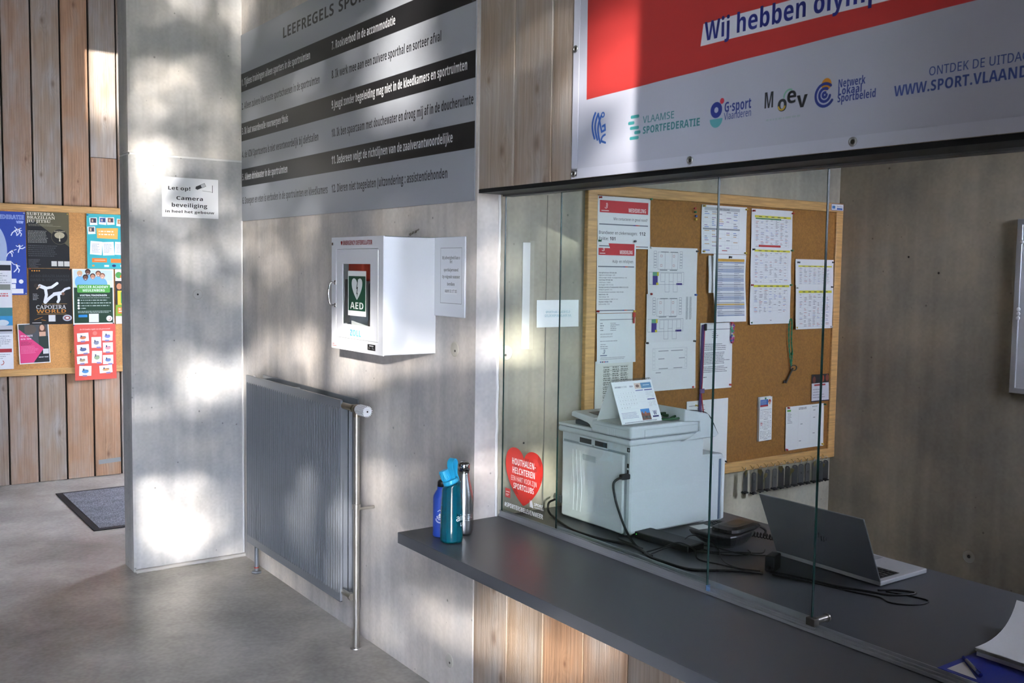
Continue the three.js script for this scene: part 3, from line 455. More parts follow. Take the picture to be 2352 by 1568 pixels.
// ------------------------------------------------------------------ camera warning plate on the pier
{
  const tx = canvasTex(900, 636, (c, w, h) => {
    c.fillStyle = '#eff1f4'; c.fillRect(0, 0, w, h); c.fillStyle = '#1c1e24';
    fit(c, 'Let op!', 84, 200, 368, 78); fit(c, 'Camera', 216, 356, 440, 82); fit(c, 'beveiliging', 140, 470, 580, 84); fit(c, 'in heel het gebouw', 40, 565, 792, 58);
    c.fillStyle = '#26282d'; c.save(); c.translate(600, 130); c.rotate(-0.42); c.fillRect(-62, -28, 84, 56); c.fillStyle = '#b9bcc2'; c.fillRect(22, -28, 74, 56); c.strokeStyle = '#26282d'; c.lineWidth = 4; c.strokeRect(22, -28, 74, 56); c.fillStyle = '#26282d'; c.fillRect(-76, -14, 14, 28); c.restore();
    c.strokeStyle = '#3d4046'; c.lineWidth = 4; c.beginPath(); c.moveTo(640, 190); c.lineTo(800, 205); c.stroke(); c.lineWidth = 9; c.beginPath(); c.moveTo(806, 95); c.lineTo(806, 215); c.stroke();
  });
  const t = thing('camera_sign', 'white camera surveillance plate on the concrete pier', 'sign', [0, 2.006, 0.289], faceX);
  part('plate', rspan(-0.151, 0.151, -0.106, 0.106, 0.0004, 0.006, 0.001), std(0xd9dbdf, 0.35), t);
  part('printed_face', new THREE.PlaneGeometry(0.3, 0.21), std(0xffffff, 0.32, { map: tx }), t, [0, 0, 0.0064]);
}
// ------------------------------------------------------------------ house rules sign across the main wall
{
  const X0 = 0.004, X1 = 2.362, Y0 = 1.894, Y1 = 2.905, W = X1 - X0, H = Y1 - Y0, k = 2048 / W;
  const tx = canvasTex(2048, Math.round(H * k), (c, w, h) => {
    const X = (x) => (x - X0) * k, Y = (y) => (Y1 - y) * k;
    c.fillStyle = '#a2a7af'; c.fillRect(0, 0, w, h); c.fillStyle = '#1f1f21';
    for (const [a, b] of [[2.695, 2.598], [2.428, 2.331], [2.178, 2.082]]) c.fillRect(0, Y(a), w, Y(b) - Y(a));
    c.fillStyle = '#2a2a2c'; fit(c, 'LEEFREGELS', X(0.589), Y(2.784), X(1.19) - X(0.589), 62); fit(c, 'SPORTCENTRA', X(1.232), Y(2.784), 620, 62);
    const rows = [[2.626, '1. Tijdens trainingen alleen sporters in de sportruimten', 0.927, '7. Rookverbod in de accommodatie', 1.765], [2.497, '2. Alleen zuivere kleurvaste sportschoenen in de sportruimten', 1.035, '8. Ik werk mee aan een zuivere sporthal en sorteer afval', 2.126],
      [2.362, '3. Ik laat waardevolle voorwerpen thuis', 0.658, '9.Jeugd zonder begeleiding mag niet in de kleedkamers en sportruimten', 2.309], [2.235, '4. de VZW Sportcentra is niet verantwoordelijk bij diefstallen', 1.021, '10. Ik ben spaarzaam met douchewater en droog mij af in de doucheruimte', 2.352],
      [2.113, '5. Alleen drinkwater in de sportruimten', 0.651, '11. Iedereen volgt de richtlijnen van de zaalverantwoordelijke', 2.213], [1.983, '6. Snoepen en eten is verboden in de sportruimten en kleedkamers', 1.122, '12. Dieren niet toegelaten (uitzondering : assistentiehonden', 2.179]];
    rows.forEach(([y, a, ax, b, bx], i) => { c.fillStyle = i % 2 ? '#26272a' : '#dcdee2'; fit(c, a, X(0.012), Y(y + 0.004), X(ax) - X(0.012), 44); fit(c, b, X(1.163), Y(y + 0.004), X(bx) - X(1.163), 44); });
  });
  const t = thing('house_rules_sign', 'large grey house rules panel with black bands across the concrete wall', 'sign', [0, 0, 0]);
  part('panel', span(X0, X1, Y0, Y1, 0.0006, 0.005), std(0x9a9ea5, 0.35, { metalness: 0.2 }), t);
  part('printed_face', new THREE.PlaneGeometry(W, H), std(0xffffff, 0.34, { map: tx, metalness: 0.15 }), t, [(X0 + X1) / 2, (Y0 + Y1) / 2, 0.0056]);
}

// ------------------------------------------------------------------ defibrillator cabinet
{
  const x0 = 1.648, x1 = 2.094, y0 = 1.319, y1 = 1.766, d = 0.231, w = x1 - x0, h = y1 - y0;
  const t = thing('defibrillator_cabinet', 'white metal wall cabinet with a glazed door marked AED', 'cabinet', [x0, y0, 0]);
  const L = (x) => x - x0, B = (y) => y - y0;
  const shell = std(0xd6d9de, 0.38);
  part('body', merged([rspan(0, 0.004, 0, h, 0.001, d - 0.002, 0.0015, 1), rspan(w - 0.004, w, 0, h, 0.001, d - 0.002, 0.0015, 1), rspan(0, w, 0, 0.004, 0.001, d - 0.002, 0.0015, 1), rspan(0, w, h - 0.004, h, 0.001, d - 0.002, 0.0015, 1), span(0.002, w - 0.002, 0.002, h - 0.002, 0.001, 0.004)]), shell, t);
  const dx0 = L(1.689), dx1 = L(2.054), dy0 = B(1.365), dy1 = B(1.721);
  part('front_frame', plate(rect(0, w, 0, h), [rect(dx0, dx1, dy0, dy1).reverse()], 0.004, 0.001).translate(0, 0, d - 0.006), shell, t);
  const door = part('door', plate(rect(dx0 + 0.003, dx1 - 0.003, dy0 + 0.003, dy1 - 0.003), [rect(L(1.746), L(1.988), B(1.422), B(1.662)).reverse()], 0.003, 0.001).translate(0, 0, d - 0.006), shell, t);
  part('window_pane', new THREE.PlaneGeometry(0.242, 0.24), paneMat(0xf2f6f4), door, [L(1.867), B(1.542), d - 0.0055]);
  part('hinge', cyl(0.002, 0.002, 0.34, 8), M.steel, door, [dx1 + 0.0005, (dy0 + dy1) / 2, d - 0.0005]);
  const handle = part('handle', tube([[L(1.692), B(1.585), d], [L(1.685), B(1.583), d + 0.02], [L(1.684), B(1.555), d + 0.028], [L(1.684), B(1.525), d + 0.028], [L(1.685), B(1.497), d + 0.02], [L(1.692), B(1.495), d]], 0.0042, 8, 30), M.chrome, door);
  for (const y of [1.586, 1.494]) part('handle_base', rbox(0.014, 0.018, 0.006, 0.002), M.chrome, handle, [L(1.692), B(y), d + 0.002]);
  part('lock', cyl(0.006, 0.006, 0.005, 16).rotateX(PI / 2), M.chrome, t, [L(1.664), B(1.741), d + 0.001]);
  part('door_catch', span(L(1.75), L(1.756), B(1.425), B(1.6), d - 0.03, d - 0.012), M.aluDark, t);
  // lettering: a thin printed film on the frame
  const film = (name, label, tw, th, draw, X, Y, fw, fh, alpha) => {
    const tx = canvasTex(tw, th, draw, !alpha);
    const m = part(name, new THREE.PlaneGeometry(fw, fh), alpha ? std(alpha, 0.45, { alphaMap: tx, transparent: true }) : std(0xffffff, 0.4, { map: tx }), t, [L(X), B(Y), d + 0.0012]);
    if (label) m.userData.label = label;
    return m;
  };
  film('heading', 'red lettering EMERGENCY DEFIBRILLATOR', 1024, 96, (c, a, b) => { c.fillStyle = '#000'; c.fillRect(0, 0, a, b); c.fillStyle = '#fff'; fit(c, 'EMERGENCY DEFIBRILLATOR', 78, 80, 930, 88); c.beginPath(); c.moveTo(33, 84); c.bezierCurveTo(-18, 40, 14, 0, 33, 30); c.bezierCurveTo(52, 0, 84, 40, 33, 84); c.fill(); }, 1.875, 1.744, 0.278, 0.026, 0x8e1f22);
  film('maker_name', 'pale blue maker lettering', 256, 96, (c, a, b) => { c.fillStyle = '#000'; c.fillRect(0, 0, a, b); c.fillStyle = '#fff'; fit(c, 'ZOLL', 8, 84, 240, 100); }, 1.87, 1.391, 0.104, 0.032, 0x5fb0d8);
  film('type_label', 'small black type label', 128, 48, (c, a, b) => { c.fillStyle = '#141517'; c.fillRect(0, 0, a, b); c.fillStyle = '#c9ccd0'; c.fillRect(28, 9, 70, 7); print(c, 14, 24, 42, 2, 9, 4, '#9a9da2', 3); print(c, 72, 24, 42, 2, 9, 4, '#9a9da2', 4); }, 2.006, 1.3445, 0.064, 0.023);
  film('small_print', 'tiny red lettering', 128, 48, (c, a, b) => { c.fillStyle = '#000'; c.fillRect(0, 0, a, b); c.fillStyle = '#fff'; c.fillRect(6, 8, 50, 9); c.fillRect(6, 28, 100, 9); }, 1.683, 1.333, 0.052, 0.018, 0xd08a8a);
  // sticker on the door glass
  const aed = canvasTex(360, 400, (c, a, b) => {
    c.fillStyle = '#f3f5f5'; c.fillRect(0, 0, a, b); c.fillStyle = '#0f4a35'; c.fillRect(14, 46, a - 28, b - 92);
    c.fillStyle = '#eef2f1'; c.beginPath(); c.moveTo(180, 258); c.bezierCurveTo(40, 150, 60, 66, 120, 66); c.bezierCurveTo(150, 66, 172, 82, 180, 104); c.bezierCurveTo(188, 82, 210, 66, 240, 66); c.bezierCurveTo(300, 66, 320, 150, 180, 258); c.fill();
    c.fillStyle = '#0b241b'; c.beginPath(); c.moveTo(190, 82); c.lineTo(166, 160); c.lineTo(180, 160); c.lineTo(170, 205); c.lineTo(180, 205); c.lineTo(180, 250); c.lineTo(194, 195); c.lineTo(184, 195); c.lineTo(198, 142); c.lineTo(184, 142); c.lineTo(200, 84); c.fill();
    c.fillStyle = '#f3f5f5'; fit(c, 'AED', 44, 338, 272, 84);
  });
  const st = film('pane_sticker', 'dark green AED sticker with a white heart and flash', 8, 8, (c) => c.fillRect(0, 0, 8, 8), 1.871, 1.546, 0.157, 0.176);
  st.material = std(0xffffff, 0.35, { map: aed }); st.position.z = d - 0.0045;
  // what lies in the cabinet
  const kit = thing('defibrillator', 'dark defibrillator case with a green tab behind the cabinet glass', 'defibrillator', [1.905, y0 + 0.0045, 0.09]);
  part('case', rspan(-0.12, 0.12, 0, 0.27, -0.04, 0.05, 0.02, 3), std(0x22262a, 0.5), kit); part('side_tab', rspan(0.07, 0.115, 0.15, 0.21, 0.05, 0.056, 0.002), std(0x8fae2c, 0.5), kit); part('pouch', rspan(-0.05, 0.1, 0.02, 0.12, 0.05, 0.085, 0.012), std(0x4a4446, 0.6), kit);
  solo('red_kit_bag', 'red pouch at the back of the defibrillator cabinet', 'bag', rspan(-0.06, 0.07, 0, 0.075, -0.03, 0.03, 0.012, 3), std(0xa8301f, 0.65), [1.815, y0 + 0.2755, 0.18]);
}
// ------------------------------------------------------------------ plaque beside it
{
  const tx = canvasTex(512, 682, (c, w, h) => {
    c.fillStyle = '#dfe3ea'; c.fillRect(0, 0, w, h); c.strokeStyle = '#60646c'; c.lineWidth = 3; c.strokeRect(118, 88, 356, 484); c.fillStyle = '#e7eaef'; c.fillRect(186, 440, 212, 52);
    c.fillStyle = '#3b3f46'; [['Bij afwezigheid kan u', 186, 300], ['het', 220, 42], ['sporthalpersoneel', 292, 246], ['Op volgende nummer', 352, 300], ['bereiken', 416, 126], ['0499 51 17 35', 478, 200]].forEach(([s, y, ww]) => fit(c, s, 296, y, ww, 36, 'bold', 'serif', 'center'));
  });
  const t = thing('contact_plaque', 'pale plaque with a framed phone notice beside the white cabinet', 'sign', [2.197, 1.617, 0]);
  part('plate', rspan(-0.112, 0.112, -0.15, 0.15, 0.0004, 0.008, 0.003), std(0xdde1e8, 0.4), t);
  part('printed_face', new THREE.PlaneGeometry(0.216, 0.292), std(0xffffff, 0.4, { map: tx }), t, [0, 0, 0.0086]);
}
// chipped glue traces under the rules sign
{
  const tx = canvasTex(256, 96, (c, w, h) => { c.fillStyle = '#000'; c.fillRect(0, 0, w, h); const r = rng(61); c.fillStyle = '#fff'; for (let i = 0; i < 90; i++) { const x = 40 + r() * 180; c.globalAlpha = 0.25 + r() * 0.5; c.fillRect(x, 70 - (x - 40) * 0.28 - r() * 22, 3 + r() * 14, 3 + r() * 9); } }, false);
  solo('glue_stain', 'brown glue smear on the concrete above the white cabinet', 'stain', new THREE.PlaneGeometry(0.12, 0.04), std(0x6d6250, 0.8, { alphaMap: tx, transparent: true }), [1.915, 1.785, 0.0012]);
}
// ------------------------------------------------------------------ radiator
{
  const paint = std(0x7f858d, 0.3, { metalness: 0.35 }), x0 = 0.312, x1 = 1.46, y0 = 0.17, y1 = 1.07, W = x1 - x0, H = y1 - y0;
  const t = thing('radiator', 'grey fluted panel radiator on floor legs beneath the white cabinet', 'radiator', [x0, 0, 0]);
  const NX = 44 * 8, ys = [0, 0.034, 0.04, 0.046, H * 0.5, H - 0.046, H - 0.04, H - 0.034, H], pos = [], idx = [];
  const rib = (x) => { const q = (x / W * 44) % 1, s = Math.abs(q - 0.5) * 2; return s < 0.62 ? 0.0045 * Math.cos(s / 0.62 * PI / 2) ** 0.7 : 0; };
  const endMask = [0, 0, 0.6, 1, 1, 1, 0.6, 0, 0];
  for (let j = 0; j < ys.length; j++) for (let i = 0; i <= NX; i++) { const x = i / NX * W, e = x < 0.012 || x > W - 0.012 ? 0 : 1; pos.push(x, y0 + ys[j], 0.1 + rib(x) * endMask[j] * e); }
  for (let j = 0; j < ys.length - 1; j++) for (let i = 0; i < NX; i++) { const a = j * (NX + 1) + i, b = a + 1, c = a + NX + 1, d = c + 1; idx.push(a, b, d, a, d, c); }
  const g = new THREE.BufferGeometry(); g.setAttribute('position', new THREE.Float32BufferAttribute(pos, 3)); g.setIndex(idx); g.computeVertexNormals();
  const front = part('front_panel', g, paint, t);
  part('panel_edge', merged([span(0, W, y0, y0 + 0.003, 0.09, 0.1005), span(0, W, y1 - 0.003, y1, 0.09, 0.1005), span(0, 0.003, y0, y1, 0.09, 0.1005), span(W - 0.003, W, y0, y1, 0.09, 0.1005), span(0.002, W - 0.002, y0 + 0.002, y1 - 0.002, 0.0895, 0.091)]), paint, front);
  part('rear_panel', merged([rspan(0.03, W, y0, y1, 0.012, 0.02, 0.002), span(0.035, W - 0.01, y0 + 0.03, y1 - 0.03, 0.02, 0.024)]), paint, t);
  part('side_cover', merged([rspan(W - 0.045, W - 0.04, y0 + 0.03, y1 - 0.045, 0.045, 0.088, 0.001, 1), rspan(W - 0.042, W - 0.036, y0 + 0.03, y1 - 0.045, 0.026, 0.042, 0.001, 1)]), paint, t);
  for (const x of [0.1, W * 0.45]) part('header_pipe', cyl(0.009, 0.009, 0.075, 14).rotateX(PI / 2), paint, t, [x, y1 - 0.022, 0.055]);
  part('header_pipe', cyl(0.014, 0.014, W - 0.05, 14).rotateZ(PI / 2), paint, t, [W / 2, y1 - 0.035, 0.07]);
  const bleed = part('bleed_valve', cyl(0.009, 0.009, 0.03, 12).rotateZ(PI / 2), M.chrome, t, [0.07, y1 - 0.015, 0.075]);
  part('bleed_cap', new THREE.SphereGeometry(0.012, 12, 8), M.whitePlastic, bleed, [-0.025, 0.002, 0]);
  part('leg', merged([cyl(0.011, 0.011, y0 + 0.02, 14).translate(0.03, (y0 + 0.02) / 2, 0.06), lathe([[0, 0.012], [0.022, 0.012], [0.026, 0.006], [0.026, 0.0005], [0, 0.0005]], 18).translate(0.03, 0, 0.06)]), paint, t);
  part('foot_band', cyl(0.0125, 0.0125, 0.006, 14), std(0x9c3a2c, 0.6), t, [0.03, 0.03, 0.06]);
  const rp = 1.575 - x0;                                                 // riser pipe on the right
  const riser = part('riser_pipe', merged([cyl(0.0135, 0.0135, 1.02, 18).translate(rp + 0.012, 0.512, 0.085), cyl(0.024, 0.026, 0.006, 18).translate(rp + 0.012, 0.0035, 0.085)]), M.zinc, t);
  riser.rotation.z = 0;
  part('pipe_clip', merged([cyl(0.018, 0.018, 0.02, 16).translate(rp + 0.012, 0.625, 0.085), cyl(0.0065, 0.0065, 0.085, 10).rotateX(PI / 2).translate(rp + 0.012, 0.612, 0.043), rbox(0.03, 0.012, 0.012, 0.003).translate(rp + 0.01, 0.615, 0.085)]), M.zinc, riser);
  const valve = part('valve_body', merged([cyl(0.0135, 0.0135, 0.12, 16).rotateZ(PI / 2).translate(W + 0.03, 1.045, 0.085), cyl(0.018, 0.018, 0.016, 6).rotateZ(PI / 2).translate(W + 0.09, 1.045, 0.085), new THREE.SphereGeometry(0.021, 16, 12).translate(rp + 0.012, 1.045, 0.085), cyl(0.0175, 0.0175, 0.02, 6).translate(rp + 0.012, 1.022, 0.085)]), std(0x8d8578, 0.35, { metalness: 0.9 }), t);
  // thermostat head with cooling slots, pointing along the wall
  const head = part('thermostat_head', lathe([[0, 0], [0.019, 0], [0.021, 0.006], [0.0215, 0.012], [0.0175, 0.014], [0.019, 0.08], [0.0195, 0.084], [0, 0.084]], 28).rotateZ(-PI / 2), M.whitePlastic, valve, [rp + 0.027, 1.046, 0.085]);
  const fins = []; for (let i = 0; i < 18; i++) { const a = i / 18 * 2 * PI; fins.push(rbox(0.07, 0.0062, 0.0036, 0.001, 1).translate(0.05, 0.0208, 0).rotateX(a)); }
  part('fin', merged(fins), M.whitePlastic, head);
  part('dial_hole', cyl(0.0035, 0.0035, 0.001, 12).rotateZ(PI / 2), M.black, head, [0.0846, 0, 0]);
  part('lower_connection', merged([cyl(0.011, 0.011, 0.08, 14).rotateZ(PI / 2).translate(W + 0.03, y0 + 0.045, 0.085), cyl(0.017, 0.017, 0.022, 6).rotateZ(PI / 2).translate(W + 0.075, y0 + 0.045, 0.085)]), M.zinc, t);
}

// ------------------------------------------------------------------ reception counter with its sliding glass
solo('reception_counter', 'dark grey reception counter top running into the office', 'counter', rspan(2.378, 5.249, 0.6895, 0.728, -0.88, 0.319, 0.0015, 1), M.counter, null, null);
structure('trim_1', span(2.378, 5.25, 1.92, 1.9335, -0.17, -0.004), std(0x1e2023, 0.45, { metalness: 0.4 }));
{
  const t = thing('sliding_window', 'frameless two-pane sliding glass window on the reception counter', 'window', [0, 0, 0]);
  part('bottom_track', merged([span(2.38, 5.249, 0.7285, 0.731, -0.108, -0.15), span(2.38, 5.249, 0.731, 0.7365, -0.108, -0.1105), span(2.38, 5.249, 0.731, 0.7365, -0.128, -0.1305), span(2.38, 5.249, 0.731, 0.739, -0.1475, -0.15)]), M.alu, t);
  part('top_track', merged([span(2.38, 5.249, 1.914, 1.9195, -0.108, -0.15)]), M.aluDark, t);
  const A = part('sliding_pane', new THREE.PlaneGeometry(1.038, 1.172).translate(2.905, 1.328, -0.119), paneMat(0xf6fbf9), t);
  part('pane_edge', merged([span(3.424, 3.4262, 0.742, 1.914, -0.1225, -0.1155), span(2.3838, 2.386, 0.742, 1.914, -0.1215, -0.1165)]), glassEdge, A);
  part('bottom_rail', merged([rspan(2.384, 3.428, 0.732, 0.752, -0.1095, -0.112, 0.0008, 1), rspan(2.384, 3.428, 0.732, 0.752, -0.126, -0.1235, 0.0008, 1), span(2.384, 3.428, 0.732, 0.737, -0.126, -0.1095)]), M.alu, A);
  part('rail_end_cap', span(3.428, 3.4295, 0.7325, 0.752, -0.126, -0.1095), std(0x7fa0cc, 0.2, { metalness: 0.8 }), A);
  const B = part('sliding_pane', new THREE.PlaneGeometry(1.084, 1.172).translate(3.232, 1.328, -0.139), paneMat(0xf6fbf9), t);
  part('pane_edge', merged([span(3.774, 3.7762, 0.742, 1.914, -0.1425, -0.1355), span(2.6878, 2.69, 0.742, 1.914, -0.1415, -0.1365)]), glassEdge, B);
  part('bottom_rail', merged([rspan(2.69, 3.778, 0.734, 0.7395, -0.146, -0.1325, 0.0008, 1), rspan(2.69, 3.778, 0.7395, 0.7565, -0.1455, -0.1435, 0.0008, 1)]), M.alu, B);
  const lk = part('lock_body', rspan(3.764, 3.792, 0.7375, 0.7575, -0.146, -0.126, 0.002), std(0x6d6a64, 0.4, { metalness: 0.8 }), t);
  part('lock_cylinder', merged([cyl(0.0095, 0.0095, 0.045, 18).rotateX(PI / 2).translate(3.782, 0.7485, -0.168), cyl(0.0115, 0.0115, 0.006, 18).rotateX(PI / 2).translate(3.782, 0.7485, -0.19)]), std(0x8a8780, 0.35, { metalness: 0.9 }), lk);
  part('lock_key_slot', span(3.7808, 3.7832, 0.743, 0.754, -0.1945, -0.1925), M.chrome, lk);
  part('stop_pin', cyl(0.0015, 0.0015, 0.008, 8), M.chrome, t, [3.8, 0.738, -0.118]);
}
// stickers on the front pane (their printed side faces the hall)
{
  const hx = 2.5225, hy = 0.897, w = 0.228, h = 0.205, s = new THREE.Shape(), tx = canvasTex(640, 576, (c, W, H) => {
    c.fillStyle = '#d8352b'; c.fillRect(0, 0, W, H); const r = rng(15);
    for (let i = 0; i < 16; i++) { c.globalAlpha = 0.3 + r() * 0.35; c.fillStyle = r() > 0.4 ? '#a9201e' : '#e2554a'; const x = r() * W, y = r() * H; c.beginPath(); c.moveTo(x, y); c.lineTo(x + 40 + r() * 80, y + r() * 30); c.lineTo(x + 30 + r() * 60, y + 60 + r() * 90); c.lineTo(x - 10, y + 70); c.fill(); }
    c.globalAlpha = 1; c.fillStyle = '#f6efec'; fit(c, 'HOUTHALEN-', 108, 176, 412, 92); fit(c, 'HELCHTEREN', 116, 268, 396, 92); fit(c, 'EEN HART VOOR ZIJN', 96, 344, 448, 70, ''); fit(c, 'SPORTCLUBS', 140, 424, 356, 80);
  });
  s.moveTo(0, -h / 2); s.bezierCurveTo(-0.018, -0.1, -0.114, -0.035, -0.114, 0.04); s.bezierCurveTo(-0.114, 0.085, -0.085, h / 2, -0.055, h / 2); s.bezierCurveTo(-0.03, h / 2, -0.008, 0.09, 0, 0.066); s.bezierCurveTo(0.008, 0.09, 0.03, h / 2, 0.055, h / 2); s.bezierCurveTo(0.085, h / 2, 0.114, 0.09, 0.114, 0.04); s.bezierCurveTo(0.114, -0.035, 0.018, -0.1, 0, -h / 2);
  const g = new THREE.ShapeGeometry(s, 24), p = g.attributes.position, uv = new Float32Array(p.count * 2);
  for (let i = 0; i < p.count; i++) { uv[i * 2] = p.getX(i) / w + 0.5; uv[i * 2 + 1] = p.getY(i) / h + 0.5; }
  g.setAttribute('uv', new THREE.BufferAttribute(uv, 2));
  solo('heart_sticker', 'red heart sticker with white lettering on the reception glass', 'sticker', g, std(0xffffff, 0.4, { map: tx, side: THREE.DoubleSide }), [hx, hy, -0.1178]);
  const white = (name, label, x0, x1, y0, y1, tw, th, draw, col = 0xf2f3f4) => { const a = canvasTex(tw, th, (c, W, H) => { c.fillStyle = '#000'; c.fillRect(0, 0, W, H); c.fillStyle = '#fff'; draw(c, W, H); }, false); solo(name, label, 'sticker', new THREE.PlaneGeometry(x1 - x0, y1 - y0), std(col, 0.5, { alphaMap: a, transparent: true, side: THREE.DoubleSide }), [(x0 + x1) / 2, (y0 + y1) / 2, -0.1178]); };
  white('slogan_sticker', 'white hashtag lettering on the glass below the heart', 2.402, 2.642, 0.766, 0.79, 1024, 104, (c) => fit(c, '#SPORTERSBELEVENMEER', 6, 86, 1012, 100));
  white('sport_logo_sticker', 'white sport logo lettering on the glass right of the heart tip', 2.558, 2.645, 0.797, 0.826, 384, 128, (c) => { c.beginPath(); c.moveTo(14, 118); c.lineTo(14, 20); c.lineTo(70, 4); c.lineTo(112, 124); c.fill(); fit(c, 'SPORT.', 128, 76, 250, 62); fit(c, 'VLAANDEREN', 140, 112, 238, 34); });
  const ctx = canvasTex(96, 160, (c, W, H) => { c.fillStyle = '#c93730'; c.fillRect(0, 0, W, H); c.strokeStyle = '#e07a70'; c.strokeRect(4, 4, W - 8, H - 8); c.fillStyle = '#f3dad6'; c.fillRect(12, 52, 70, 14); c.fillRect(12, 96, 60, 12); c.fillRect(12, 118, 48, 10); });
  solo('red_tag_sticker', 'small red rectangular sticker on the glass left of the heart tip', 'sticker', new THREE.PlaneGeometry(0.032, 0.034), std(0xffffff, 0.4, { map: ctx, side: THREE.DoubleSide }), [2.424, 0.823, -0.1178]);
}
// address sheet and white strip on the side wall behind the glass
solo('address_sheet', 'white address sheet taped to the concrete behind the glass', 'sheet', sheetGeo(0.204, 0.104, 0.002, 9), std(0xffffff, 0.6, { side: THREE.DoubleSide, map: canvasTex(512, 260, (c, w, h) => { c.fillStyle = '#eef0ee'; c.fillRect(0, 0, w, h); c.strokeStyle = '#b9cdd0'; c.strokeRect(86, 92, 344, 74); c.fillStyle = '#5f9aa6'; fit(c, 'SPORTPARK LAKERVELD', 108, 126, 300, 30, '', 'serif'); fit(c, 'GULDENSPORENLAAN 16A', 96, 160, 324, 30, '', 'serif'); }) }), [2.3735, 1.482, -0.377], faceX);
solo('white_strip', 'white adhesive strip fixed upright on the concrete behind the glass', 'strip', rspan(2.3725, 2.3755, 1.35, 1.75, -0.241, -0.206, 0.001, 1), std(0xd2d2cf, 0.5));
// ------------------------------------------------------------------ bottles (their local +z looks into the hall)
{
  const b = thing('blue_aluminium_bottle', 'matt blue metal bottle with black cap at the wall end of the counter', 'bottle', [2.501, 0.7283, 0.214], [0, 0.953, 0]);
  const body = part('body', lathe([[0, 0.0005], [0.028, 0.0005], [0.031, 0.004], [0.031, 0.132], [0.0295, 0.142], [0.021, 0.157], [0.0165, 0.164], [0.0165, 0.174], [0, 0.174]], 36), std(0x2648a6, 0.42), b);
  part('cap', lathe([[0, 0.196], [0.011, 0.195], [0.0155, 0.19], [0.0165, 0.174], [0, 0.174]], 24), M.black, b);
  const a = canvasTex(256, 256, (c, w, h) => { c.fillStyle = '#000'; c.fillRect(0, 0, w, h); c.fillStyle = '#fff'; c.strokeStyle = '#fff'; c.lineWidth = 7; c.beginPath(); c.arc(128, 150, 92, 0.5, PI - 0.2); c.stroke(); c.beginPath(); c.arc(128, 160, 70, 0.6, PI - 0.2); c.stroke(); c.beginPath(); c.moveTo(88, 40); c.lineTo(128, 12); c.lineTo(168, 40); c.stroke(); fit(c, 'SPA', 62, 168, 132, 62); c.fillRect(98, 176, 60, 14); c.beginPath(); c.moveTo(98, 116); c.lineTo(128, 70); c.lineTo(158, 116); c.fill(); }, false);
  part('printed_logo', new THREE.CylinderGeometry(0.0313, 0.0313, 0.05, 20, 1, true, -0.8, 1.6), std(0xf2f4f8, 0.5, { alphaMap: a, transparent: true, side: THREE.DoubleSide }), body, [0, 0.075, 0], [0, -0.15, 0]);
}
